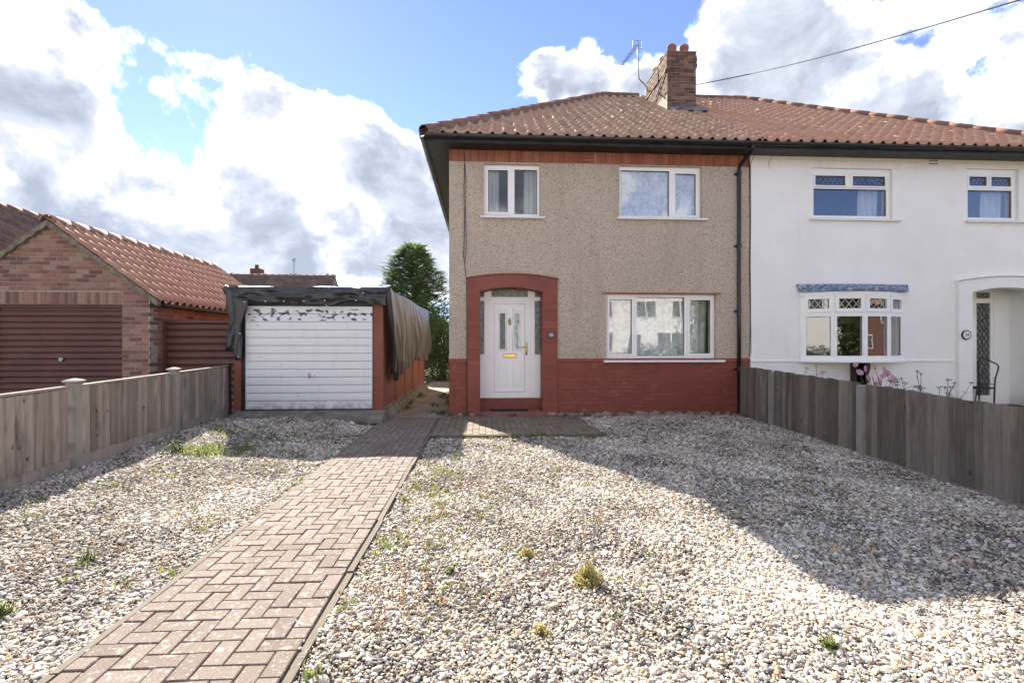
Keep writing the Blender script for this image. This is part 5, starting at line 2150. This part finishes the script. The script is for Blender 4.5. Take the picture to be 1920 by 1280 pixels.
while z < NG['az'] - .05:
    # limits under the rake
    if z + .066 > NG['ez']:
        q = (NG['az'] - (z + .05)) / (NG['az'] - NG['ez'])
        lo, hi = xm - (xm - NG['x0']) * q, xm + (NG['x1'] - xm) * q
    else:
        lo, hi = NG['x0'], NG['x1']
    lo = max(lo, -9.0)
    x = -9.0 - (.1125 if course % 2 else 0)
    while x < hi:
        segs = [(max(x, lo), min(x + .215, hi))]
        if z < 2.31 and z + .066 > .0:
            segs = [(max(segs[0][0], GDX[1] + .0), segs[0][1])]
        for a, b in segs:
            if b - a > .03:
                link('brick', gbd, ngw, at(a, NG['y'] + random.uniform(-.002, .003), z, 0, ((b - a) / .215, 1, 1)))
        x += .225
    z += .075
    course += 1
x = GDX[0] - .38
while x < GDX[1] - .065:
    link('soldier_brick', gsd, ngw, at(x, NG['y'] + random.uniform(-.002, .003), 2.110))
    x += .0758
# side wall bricks towards the drive
for c_ in range(22):
    z = .55 + c_ * .075
    ymax = 9.95 if z < 1.80 else 12.6
    y = NG['y'] + .033 + (.07 if c_ % 2 else 0)
    while y < ymax:
        link('brick', gbd, ngw, Matrix.Translation((NG['x1'] + random.uniform(-.002, .003), y, z)) @ Matrix.Rotation(R(90), 4, 'Z'))
        y += .225
# door
gd2 = MB()
gd2.box(GDX[0], GDX[1], NG['y'] + .10, NG['y'] + .12, GDX[2], GDX[3])
gdo2 = gd2.build('garage_door', 'brown_door', ng)
nb = 18
ph = (GDX[3] - .10 - GDX[2]) / nb
for k in range(nb):
    m = MB()
    z_ = GDX[2] + k * ph
    prof = [(NG['y'] + .10, z_ + .003), (NG['y'] + .076, z_ + .010), (NG['y'] + .070, z_ + .025), (NG['y'] + .074, z_ + ph * .7), (NG['y'] + .092, z_ + ph - .003), (NG['y'] + .10, z_ + ph - .001)]
    m.loft([[(x_, y_, zz) for y_, zz in prof] for x_ in (GDX[0] + .05, GDX[1] - .045)], False)
    m.build('door_rib', 'brown_door', gdo2)
m = MB()
m.slab(GDX[0], GDX[1], GDX[2] - .05, GDX[3], [(GDX[0] + .045, GDX[1] - .04, GDX[2] - .05, GDX[3] - .05)], NG['y'] + .05, NG['y'] + .10)
m.build('door_frame', 'brown_door', gdo2)
m = MB()
m.tube([(-7.50, NG['y'] + .075, 1.13), (-7.50, NG['y'] + .045, 1.13)], .035, 12)
m.tube([(-7.53, NG['y'] + .04, 1.16), (-7.47, NG['y'] + .035, 1.10)], .012, 7)
m.build('handle', 'steel', gdo2)
# verge, roof
pit = math.atan2(NG['az'] - NG['ez'], NG['x1'] - xm)
ov = .17
ngr = MB()
e_r = Vector((NG['x1'] + ov, 0, NG['ez'] - ov * math.tan(pit) + .03))
e_l = Vector((NG['x0'] - ov, 0, NG['ez'] - ov * math.tan(pit) + .03))
r_z = NG['az'] + .03
YA, YB = NG['y'] - .05, NG['yb'] + .05
ngr.face((e_r.x, YA, e_r.z), (e_r.x, YB, e_r.z), (xm, YB, r_z), (xm, YA, r_z))
ngr.face((e_l.x, YB, e_l.z), (e_l.x, YA, e_l.z), (xm, YA, r_z), (xm, YB, r_z))
nroof = ngr.build('roof', 'dark_room', ng)
fr = slope_frame((e_r.x + .03, YA, e_r.z + .02), (0, 1, 0), (xm - e_r.x, 0, r_z - e_r.z))
sl = math.hypot(xm - e_r.x, r_z - e_r.z)
tile_roof(nroof, fr, YB - YA, sl, .225, .30, None, [(Vector((0, YA, 0)), Vector((0, -1, 0))), (Vector((0, YB, 0)), Vector((0, 1, 0))), (Vector((xm, 0, 0)), Vector((-1, 0, 0)))], 'roof_tile_garage', 300, score)
ridge_caps(nroof, (xm, YA - .01, r_z + .06), (xm, YB, r_z + .06), .12, .44, 'roof_tile_garage')
fl_ = slope_frame((e_l.x, YB, e_l.z + .01), (0, -1, 0), (xm - e_l.x, 0, r_z - e_l.z))
m = MB()
m.face((e_l.x, YB, e_l.z + .05), (e_l.x, YA, e_l.z + .05), (xm, YA, r_z + .05), (xm, YB, r_z + .05))
m.build('far_slope', 'roof_tile_garage', nroof)
# cement verge along both rakes
for sx in (1, -1):
    rings = []
    ex = NG['x1'] + ov if sx > 0 else NG['x0'] - ov
    for k in range(40):
        q = k / 39
        x_ = ex + (xm - ex) * q
        z_ = e_r.z + (r_z - e_r.z) * q
        t_ = .055 + .012 * math.sin(k * 1.7) + .01 * random.random()
        rings.append([(x_, YA - .018, z_ - t_), (x_, YA - .022, z_ + .035), (x_, YA + .09, z_ + .045), (x_, YA + .09, z_ - t_)])
    m = MB()
    m.loft(rings, True, True)
    m.build('verge', 'roof_mortar', nroof)
gutter(ng, (e_r.x - .035, YA + .1, e_r.z - .005), (e_r.x - .035, YB, e_r.z - .012), (1, 0, 0), r=.052)
m = MB()
m.box(NG['x1'] + .02, e_r.x - .035, YA + .12, YB, e_r.z - .07, e_r.z + .02)
m.build('fascia', 'black_board', ng)

# brown side gate between the two garages
gate = thing('side_gate', (-5.2, 9.86, .05), 'brown ribbed metal side gate between brick garage and fence', 'gate')
m = MB()
m.slab(-5.935, -4.50, .05, 1.84, [(-5.89, -4.56, .05, 1.80)], 9.80, 9.86)
m.build('gate_frame', 'brown_door', gate)
m = MB()
m.box(-5.92, -4.52, 9.862, 9.875, .05, 1.83)  # backing panel added so no sun shows between the ribs
m.build('gate_backing', 'brown_door', gate)
nb = 13
ph = 1.72 / nb
for k in range(nb):
    m = MB()
    z_ = .08 + k * ph
    prof = [(9.86, z_ + .003), (9.828, z_ + .010), (9.820, z_ + .028), (9.826, z_ + ph * .7), (9.85, z_ + ph - .003), (9.86, z_ + ph - .001)]
    m.loft([[(x_, y_, zz) for y_, zz in prof] for x_ in (-5.89, -4.56)], False)
    m.build('gate_rib', 'brown_door', gate)

# ------------------------------------------------------------------ roofs behind
def far_roof(name, label, ridge_a, ridge_b, drop, run, mat, wall_mat, w, gauge, wall_h, side=1, extra=None, seg=6):
    """gabled house whose visible slope falls towards `side` of the ridge direction"""
    a, b = Vector(ridge_a), Vector(ridge_b)
    t = (b - a).normalized()
    out = Vector((t.y, -t.x, 0)) * side
    root = thing(name, (a + b) / 2 - Vector((0, 0, a.z)), label, 'house')
    ea, eb = a + out * run - Vector((0, 0, drop)), b + out * run - Vector((0, 0, drop))
    fa, fb = a - out * run - Vector((0, 0, drop)), b - out * run - Vector((0, 0, drop))
    m = MB()
    m.face(ea, eb, b, a)
    m.face(fb, fa, a, b)
    m.face(ea, a, fa)
    m.face(eb, fb, b)
    rf = m.build('roof', mat, root)
    m = MB()
    ins = .35
    for p, q in ((ea, eb), (eb, fb), (fb, fa), (fa, ea)):
        cen = (a + b) / 2
        def sh(v):
            d = Vector((v.x - cen.x, v.y - cen.y, 0))
            return Vector((v.x, v.y, 0)) - d.normalized() * ins
        P0, P1 = sh(p), sh(q)
        m.face((P0.x, P0.y, -.1), (P1.x, P1.y, -.1), (P1.x, P1.y, ea.z + .02), (P0.x, P0.y, ea.z + .02))
    m.build('wall', wall_mat, root)
    uy = (a - ea)
    ux = t if side > 0 else -t
    org = ea if side > 0 else eb
    if ux.cross(uy).z < 0:
        ux = -ux
        org = eb if side > 0 else ea
    fr = slope_frame(org, ux, uy)
    L_ = (b - a).length
    p_end = [(org, -ux), (org + ux * L_, ux), (a, Vector((-out.x, -out.y, 0)))]
    tile_roof(rf, fr, L_, uy.length, w, gauge, None, p_end, mat, 0, score, seg=seg)
    ridge_caps(rf, a + Vector((0, 0, .04)), b + Vector((0, 0, .04)), .13, .45, 'ridge_tile')
    return root


# bungalow roof behind the brick garage, ridge running away from the street
far_roof('bungalow', 'bungalow with dark weathered pantile roof behind the brick garage', (-12.3, 10.5, 4.88), (-12.3, 17.0, 4.88), 2.65, 4.1, 'roof_tile_dark', 'mortar', .25, .31, 2.3, 1)
fb = far_roof('bungalow', 'distant bungalow with brown tiled roof beyond the sheeted garage', (-20.5, 36.0, 6.10), (-10.4, 36.5, 6.10), 2.6, 4.2, 'roof_tile_dark', 'mortar', .36, .40, 2.4, 1)
m = MB()
m.box(-16.6, -15.9, 37.2, 37.9, 5.2, 6.75)
m.tube([(-16.25, 37.5, 6.75), (-16.25, 37.5, 7.05)], [.14, .12], 10)
m.build('chimney', 'chimney_brick', fb)
m = MB()
m.tube([(-13.2, 36.3, 5.8), (-13.2, 36.3, 7.35)], .03, 6)
m.tube([(-13.35, 36.3, 7.25), (-13.05, 36.3, 7.30)], .03, 6)
m.tube([(-13.2, 36.1, 7.15), (-13.2, 36.5, 7.15)], .03, 6)
m.build('aerial', 'galvanised', fb)


# ------------------------------------------------------------------ trees and plants
def spray(m, p, d, L, w, n, droop, rnd):
    """a flat drooping conifer frond made of small leaf faces"""
    d = Vector(d).normalized()
    s = d.cross(Vector((0, 0, 1)))
    if s.length < .01:
        s = Vector((1, 0, 0))
    s.normalize()
    for k in range(n):
        q = (k + .5) / n
        c = p + d * (L * q) + Vector((0, 0, -droop * q * q))
        for sd in (-1, 1):
            m.tint = min(1, max(.01, rnd + random.gauss(0, .12)))
            l_ = w * (1 - .55 * q) * random.uniform(.7, 1.3)
            tip = c + (s * sd + d * .8 + Vector((0, 0, random.uniform(-.35, .35)))).normalized() * l_
            wd = d * l_ * .22
            m.face(c - wd, c + wd, tip + wd * .3, tip - wd * .4)


def conifer():
    random.seed(15)
    c = Vector((-3.05, 22.5, 0))
    t = thing('conifer_tree', tuple(c), 'tall green conifer standing behind the sheeted garage', 'tree')
    m = MB()
    m.tube([c, c + Vector((.05, 0, 2)), c + Vector((0, 0, 4.2)), c + Vector((-.05, 0, 5.6))], [.16, .13, .08, .02], 8)
    for k in range(30):
        z = .5 + k * .165
        a = random.uniform(0, 6.28)
        r = .75 * prof_r(z)
        m.tube([c + Vector((0, 0, z)), c + Vector((r * math.cos(a), r * math.sin(a), z + .3))], [.03, .01], 5)
    m.build('trunk', 'bark', t)
    m = MB()
    for k in range(8500):
        z = 5.4 * (1 - random.random() ** .8) + .25
        R_ = prof_r(z)
        a = random.uniform(0, 6.28)
        lump = 1 + .22 * math.sin(a * 3 + z * 2.2) + .2 * math.sin(a * 7 - z * 5)
        rr = R_ * lump * (random.random() ** .35)
        p = c + Vector((rr * math.cos(a), rr * math.sin(a), z))
        out = Vector((math.cos(a), math.sin(a), random.uniform(.05, .9)))
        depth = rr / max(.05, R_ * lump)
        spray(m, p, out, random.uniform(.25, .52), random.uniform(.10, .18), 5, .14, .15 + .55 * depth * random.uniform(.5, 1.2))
    for k in range(26):                       # leading shoots that break the outline
        a = random.uniform(0, 6.28)
        z = random.uniform(3.4, 5.6)
        rr = prof_r(z) * random.uniform(.5, 1.0)
        p = c + Vector((rr * math.cos(a), rr * math.sin(a), z))
        for j in range(7):
            spray(m, p + Vector((0, 0, j * .07)), (math.cos(a + j), math.sin(a + j), 1.2), .2, .06, 4, .02, .6)
    m.build('crown', 'conifer_leaf', t)


def prof_r(z):
    return max(.04, 1.9 * max(0, 1 - max(0, z) / 5.75) ** .46) * (1 - .25 * math.exp(-z * 1.2))


conifer()


def leaf_bush(name, label, c, rx, ry, h, n, mat, seed, size=.07, cat='shrub', flowers=None):
    random.seed(seed)
    c = Vector(c)
    t = thing(name, tuple(c), label, cat)
    m = MB()
    for k in range(7):
        a = random.uniform(0, 6.28)
        m.tube([c, c + Vector((rx * .3 * math.cos(a), ry * .3 * math.sin(a), h * .45)), c + Vector((rx * .6 * math.cos(a), ry * .6 * math.sin(a), h * .8))], [.03, .02, .008], 5)
    m.build('stem', 'bark', t)
    m = MB()
    for k in range(n):
        u, v = random.uniform(-1, 1), random.uniform(0, 6.28)
        rr = random.random() ** .3
        lump = 1 + .17 * math.sin(v * 4 + u * 5) + .12 * math.sin(v * 9 - u * 7)
        s = math.sqrt(1 - u * u)
        p = c + Vector((rx * s * math.cos(v) * rr * lump, ry * s * math.sin(v) * rr * lump, h * .5 + h * .5 * u * rr * lump))
        if p.z < c.z:
            p.z = c.z + .02
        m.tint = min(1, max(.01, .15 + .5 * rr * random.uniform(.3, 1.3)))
        d = Vector((random.gauss(0, 1), random.gauss(0, 1), random.gauss(.3, 1))).normalized() * size * random.uniform(.6, 1.3)
        e = d.cross(Vector((random.gauss(0, 1), random.gauss(0, 1), random.gauss(0, 1)))).normalized() * size * .32
        m.face(p - d * .5, p + e, p + d * .7, p - e)
    m.build('foliage', mat, t)
    if flowers:
        m = MB()
        for k in range(flowers):
            a = random.uniform(0, 6.28)
            p = c + Vector((rx * .95 * math.cos(a), -abs(ry * .95 * math.sin(a)), h * random.uniform(.45, .95)))
            m.tint = random.uniform(.01, 1)
            for j in range(5):
                q = p + Vector((random.gauss(0, .03), random.gauss(0, .03), random.gauss(0, .03)))
                m.face(q, q + Vector((.05, 0, .01)), q + Vector((.045, .02, .055)), q + Vector((-.005, .01, .05)))
        m.build('flower', 'yellow_moss', t)
    return t


leaf_bush('shrub', 'dense rounded green shrub between garage and house', (-1.55, 19.6, 0), .95, .9, 2.9, 9000, 'shrub_leaf', 3, .075)
leaf_bush('shrub', 'yellow flowering shrub beside the house corner', (-.55, 20.6, 0), .45, .5, 2.6, 2500, 'shrub_leaf', 8, .07, 'shrub', 60)
leaf_bush('shrub', 'low yellowing plant in the sun beyond the alley', (-.75, 18.6, 0), .55, .5, .75, 1200, 'weed_leaf', 9, .06)
leaf_bush('shrub', 'low dark green ground plant beyond the alley', (-1.7, 19.0, 0), .7, .6, .5, 900, 'shrub_leaf', 10, .06)


def make_weeds():
    """ground weeds, moss and dry stalks scattered through the gravel"""
    random.seed(99)
    green, dry, alley = MB(), MB(), MB()

    def tuft(m, x, y, z, n, h, spread):
        for k in range(n):
            a = random.uniform(0, 6.28)
            r = abs(random.gauss(0, spread))
            p = Vector((x + r * math.cos(a), y + r * math.sin(a), z))
            m.tint = random.uniform(.01, 1)
            l_ = h * random.uniform(.4, 1.2)
            d = Vector((random.gauss(0, .5), random.gauss(0, .5), 1)).normalized() * l_
            s = d.cross(Vector((random.gauss(0, 1), random.gauss(0, 1), 0))).normalized() * (.0035 + l_ * .05)
            m.face(p - s * .5, p + s * .5, p + d * .6 + s, p + d, p + d * .6 - s)
    spots = []
    # in front of the garage
    for k in range(42):
        spots.append((random.uniform(-4.1, -2.0), random.gauss(7.4, .7), 16, .05, .10))
    for k in range(14):
        spots.append((random.uniform(-3.7, -2.9), random.gauss(6.5, .2), 24, .08, .12))
    for k in range(18):                        # along the path edges
        sd = random.random() < .5
        spots.append((PATH_X0 - .07 - abs(random.gauss(0, .04)) if sd else PATH_X1 + .07 + abs(random.gauss(0, .05)), random.uniform(2.2, 8.5 if sd else 7.6), 14, .05, .04))
    for k in range(26):                        # along the door paving
        spots.append((random.uniform(-.75, 1.9), CROSS[2] - abs(random.gauss(.03, .05)), 18, .055, .05))
    for k in range(70):
        spots.append((random.uniform(-.6, 4.4), random.uniform(3.0, 9.5), 9, .045, .04))
    for k in range(40):
        spots.append((random.uniform(-4.0, -2.0), random.uniform(3.0, 7.5), 10, .05, .05))
    for k in range(230):
        x, y = (random.gauss(-.25, .5), random.uniform(2.4, 7.4)) if k % 3 else (random.uniform(-4, 4.3), random.uniform(2.6, 8.8))
        if not (PATH_X0 - .1 < x < PATH_X1 + .08):
            spots.append((x, y, random.randint(5, 12), random.uniform(.018, .035), random.uniform(.02, .07)))
    for k in range(26):
        spots.append((-.65 + random.gauss(.12, .2), random.uniform(3.4, 6.5), 14, .05, .06))
    for (x, y, n, h, s) in spots:
        tuft(green, x, y, zg(x, y) + .004, n, h, s)
    for k in range(90):
        x, y = (random.gauss(-.45, .35), random.uniform(2.4, 5.5)) if k % 2 else (random.uniform(-.4, 4), random.uniform(2.6, 8))
        if PATH_X0 - .1 < x < PATH_X1 + .1:
            continue
        tuft(dry, x, y, zg(x, y) + .004, 16, .034, .07)
    for k in range(40):
        x, y = random.uniform(-3.9, -2.0), random.uniform(3.0, 6.8)
        tuft(dry, x, y, zg(x, y) + .004, 14, .036, .07)
    for k in range(30):
        alley_x = random.choice((-1.70, -.75, -1.0)) + random.gauss(0, .08)
        tuft(alley, alley_x, random.uniform(9.7, 14), .02, 30, .07, .08)
    for x in (-.62, -.33, -.1, 1.6, 2.0, .6):
        tuft(alley, x, HY - .07, .01, 26, .07, .05)
    tag(green.build('weeds', 'weed_leaf'), 'small green weeds sprouting through the gravel', None, None, 'stuff')
    tag(dry.build('dry_weeds', 'dry_leaf'), 'dry brown weed stalks between the stones', None, None, 'stuff')
    tag(alley.build('alley_moss', 'shrub_leaf'), 'dark moss and weeds along wall foot and alley', None, None, 'stuff')


make_weeds()


def moss_clump(x, y, r, h, label, mat='yellow_moss', n=260, seed=1, name='sedum_clump'):
    random.seed(seed)
    m = MB()
    c = Vector((x, y, zg(x, y)))
    for k in range(n):
        a = random.uniform(0, 6.28)
        rr = r * math.sqrt(random.random()) * (1 + .5 * math.sin(a * 3 + seed) + .35 * math.sin(a * 5 + 2 * seed))
        top = h * (1 - .75 * (rr / r) ** 1.2) * random.uniform(.15, 1.25)
        p = c + Vector((rr * math.cos(a), rr * math.sin(a), 0))
        q = p + Vector((random.gauss(0, .012), random.gauss(0, .012), top))
        m.tint = random.uniform(.01, 1)
        m.tube([p, q], [.0022, .003], 3, False)
        for j in range(4):
            b = random.uniform(0, 6.28)
            e = Vector((math.cos(b), math.sin(b), random.uniform(-.2, .6))) * random.uniform(.010, .018)
            f = e.cross(Vector((0, 0, 1))).normalized() * .005
            g = q - Vector((0, 0, random.uniform(0, top * .5)))
            m.face(g, g + e * .5 + f, g + e, g + e * .5 - f)
    tag(m.build(name, mat), label, 'plant', 'small clumps growing in the gravel')


moss_clump(.62, 2.98, .085, .12, 'largest bright yellow clump growing in the sunlit gravel', n=230, seed=1)
moss_clump(.30, 3.40, .055, .08, 'pale yellow-green clump up and left of the largest yellow clump', n=80, seed=2)
moss_clump(.29, 2.52, .045, .06, 'small faded yellow clump left of and nearer than the largest one', n=55, seed=3)
moss_clump(-.20, 3.18, .035, .05, 'small green clump midway between the path and the yellow clumps', 'weed_leaf', 45, 4, 'weed_clump')
moss_clump(1.63, 2.30, .035, .06, 'single green clump in the gravel nearest the lower right corner', 'weed_leaf', 60, 5, 'weed_clump')
moss_clump(-2.55, 3.42, .05, .09, 'green weed on the left gravel midway between fence and path', 'weed_leaf', 70, 6, 'weed_clump')
moss_clump(-2.52, 2.80, .06, .07, 'dark green weed on the left gravel nearest the lower left corner', 'weed_leaf', 80, 7, 'weed_clump')
moss_clump(-3.72, 6.35, .12, .15, 'bright green weed tuft at the edge of the garage shadow', 'weed_leaf', 160, 8, 'weed_clump')


def flower_plant(name, label, base, heads, petal_mat, big, group=None):
    t = thing(name, base, label, 'flower', group)
    b = Vector(base)
    m = MB()
    for h in heads:
        h = Vector(h)
        mid = b.lerp(h, .6) + Vector((random.gauss(0, .06), random.gauss(0, .05), .05))
        m.tube([b + Vector((random.gauss(0, .03), random.gauss(0, .03), 0)), mid, h], [.006, .005, .0035], 5)
        for k in range(3):
            q = b.lerp(h, random.uniform(.4, .95))
            m.tube([q, q + Vector((random.gauss(0, .06), random.gauss(0, .03), random.uniform(.02, .09)))], .003, 4)
    m.build('stem', 'stem_green', t)
    for h in heads:
        h = Vector(h)
        m = MB()
        if big:
            fx = Vector((random.gauss(0, .5), -1, random.gauss(.3, .4))).normalized()
            u = fx.cross(Vector((0, 0, 1))).normalized()
            v = u.cross(fx)
            r = random.uniform(.042, .062)
            for k in range(7):
                a = 2 * math.pi * k / 7
                d = (u * math.cos(a) + v * math.sin(a))
                e = (u * -math.sin(a) + v * math.cos(a))
                m.tint = random.uniform(.01, 1)
                m.face(h, h + d * r * .55 - e * r * .33, h + d * r - e * r * .22 + fx * .006, h + d * r + e * r * .22 + fx * .006, h + d * r * .55 + e * r * .33)
            f = m.build('flower_head', petal_mat, t)
            m = MB()
            m.tube([h + fx * .002, h + fx * .012], [.012, .008], 7)
            m.build('flower_eye', 'flower_eye', f)
        else:
            for k in range(26):
                p = h + Vector((random.gauss(0, .016), random.gauss(0, .016), random.gauss(0, .010)))
                m.tint = random.uniform(.01, 1)
                d = Vector((random.gauss(0, 1), random.gauss(0, 1), random.gauss(0, 1))).normalized() * .010
                e = d.cross(Vector((0, 0, 1))).normalized() * .008
                m.face(p - d, p + e, p + d, p - e)
            m.build('flower_head', petal_mat, t)


random.seed(44)
FY = 7.6
flower_plant('pink_anemone', 'pink daisy-like flowers on thin stems above the dark fence', P(1660, 790, FY)[:2] + (.02,), [P(u, v, FY + random.uniform(-.2, .3)) for u, v in ((1604, 685), (1622, 693), (1658, 694), (1636, 712), (1628, 711), (1672, 709), (1670, 717), (1650, 728), (1640, 691), (1648, 715), (1663, 702), (1676, 715), (1612, 700), (1655, 707), (1644, 722))], 'pink_petal', True)
flower_plant('verbena', 'three purple verbena heads just left of the bow window bracket', P(1530, 770, 8.2)[:2] + (.02,), [P(u, v, 8.2) for u, v in ((1512, 692), (1530, 688), (1543, 699))], 'purple_petal', False)
flower_plant('verbena', 'dark purple verbena heads right beside the pink flowers', P(1690, 800, 7.3)[:2] + (.02,), [P(u, v, 7.3) for u, v in ((1683, 717), (1697, 720), (1680, 723), (1716, 726), (1722, 728), (1730, 729), (1690, 712))], 'purple_petal', False)
flower_plant('verbena', 'lone tall purple verbena between pink flowers and white porch', P(1728, 800, 7.5)[:2] + (.02,), [P(u, v, 7.5) for u, v in ((1719, 698), (1727, 702), (1725, 727))], 'purple_petal', False)
flower_plant('verbena', 'loose purple verbena stems in front of the white porch pier', P(1775, 810, 7.2)[:2] + (.02,), [P(u, v, 7.2) for u, v in ((1761, 728), (1771, 727), (1778, 714), (1782, 728), (1777, 739), (1791, 720), (1822, 719.5))], 'purple_petal', False)

# ------------------------------------------------------------------ across the street: seen only mirrored in the panes


def street_house(name, label, x0, x1, y, mat, wz=5.0, roof='roof_tile_clean', wins=()):
    t = thing(name, ((x0 + x1) / 2, y - 4, 0), label, 'house')
    m = MB()
    m.box(x0, x1, y - 8, y, -.1, wz)
    m.build('wall', mat, t)
    m = MB()
    rz = wz + 2.9
    a, b, c, d = (x0 - .4, y + .4, wz - .02), (x1 + .4, y + .4, wz - .02), (x1 + .4, y - 8.4, wz - .02), (x0 - .4, y - 8.4, wz - .02)
    r0, r1 = (x0 + 3.5, y - 4, rz), (x1 - 3.5, y - 4, rz)
    m.face(b, a, r0, r1)
    m.face(d, c, r1, r0)
    m.face(c, b, r1)
    m.face(a, d, r0)
    m.face(a, b, c, d)
    m.build('roof', roof, t)
    for (wx, ww, z0, z1) in wins:
        m = MB()
        m.slab(wx - ww / 2, wx + ww / 2, z0, z1, [(wx - ww / 2 + .07, wx - .04, z0 + .07, z1 - .07), (wx + .04, wx + ww / 2 - .07, z0 + .07, z1 - .07)], y + .01, y + .06)
        w = m.build('window', 'upvc', t)
        m = MB()
        m.box(wx - ww / 2 + .03, wx + ww / 2 - .03, y + .02, y + .03, z0 + .03, z1 - .03)
        m.build('pane', 'dark_glass', w)
    return t


street_house('house', 'white rendered house across the street mirrored in the wide ground floor window', 5.0, 15.2, -15, 'white_render', 5.0, 'roof_tile_clean', [(8.2, 1.7, 3.2, 4.4), (11.4, 1.5, 3.2, 4.4), (13.9, 1.3, 3.2, 4.4), (5.9, 1.2, 3.2, 4.4), (8.0, 2.2, .9, 2.2), (5.7, .9, .1, 2.1), (10.6, 1.0, .1, 2.1), (13.2, 2.0, .9, 2.2)])
street_house('house', 'red brick house across the street mirrored in the bow window', 17.5, 33, -15, 'garage_brick', 5.0, 'roof_tile', [(20.5, 1.6, 3.2, 4.4), (25.0, 1.7, 3.2, 4.4), (30, 1.7, 3.2, 4.4), (20.5, 2.2, .9, 2.2), (29, 2.0, .9, 2.2)])
street_house('house', 'cream house across the street behind the viewer', -14, 2.5, -16, 'white_render', 5.0, 'roof_tile_dark', [(-9, 1.7, 3.2, 4.4), (-3, 1.7, 3.2, 4.4)])
street_house('house', 'second red brick house across the street mirrored at right of the bow window', 37, 60, -15, 'garage_brick', 5.0, 'roof_tile', [(42, 1.7, 3.2, 4.4), (47, 1.7, 3.2, 4.4), (52, 1.7, 3.2, 4.4), (44, 2.2, .9, 2.2), (50, 2.2, .9, 2.2)])
leaf_bush('hedge', 'tall dark hedge across the street mirrored in the left light of the bow window', (-3.6, -11.5, 0), 1.6, .7, 2.8, 3600, 'shrub_leaf', 44, .12, 'hedge')
leaf_bush('hedge', 'low clipped hedge across the street behind the viewer', (-.8, -11.0, 0), 1.5, .5, 1.3, 1600, 'shrub_leaf', 45, .10, 'hedge')
leaf_bush('hedge', 'green hedge across the street mirrored low in the wide window', (11.0, -10.8, 0), 2.6, .5, 1.4, 2600, 'shrub_leaf', 41, .12, 'hedge')
leaf_bush('hedge', 'green hedge across the street mirrored low in the bow window', (20.5, -10.8, 0), 3.4, .6, 1.7, 3000, 'shrub_leaf', 42, .12, 'hedge')

leaf_bush('street_tree', 'leafy tree across the street mirrored in the second light of the bow window', (13.8, -9.5, 0), 1.9, 1.6, 5.2, 5200, 'shrub_leaf', 43, .16, 'tree')

for o in bpy.data.objects:
    for k in ('_w', '_part'):
        if k in o.keys():
            del o[k]
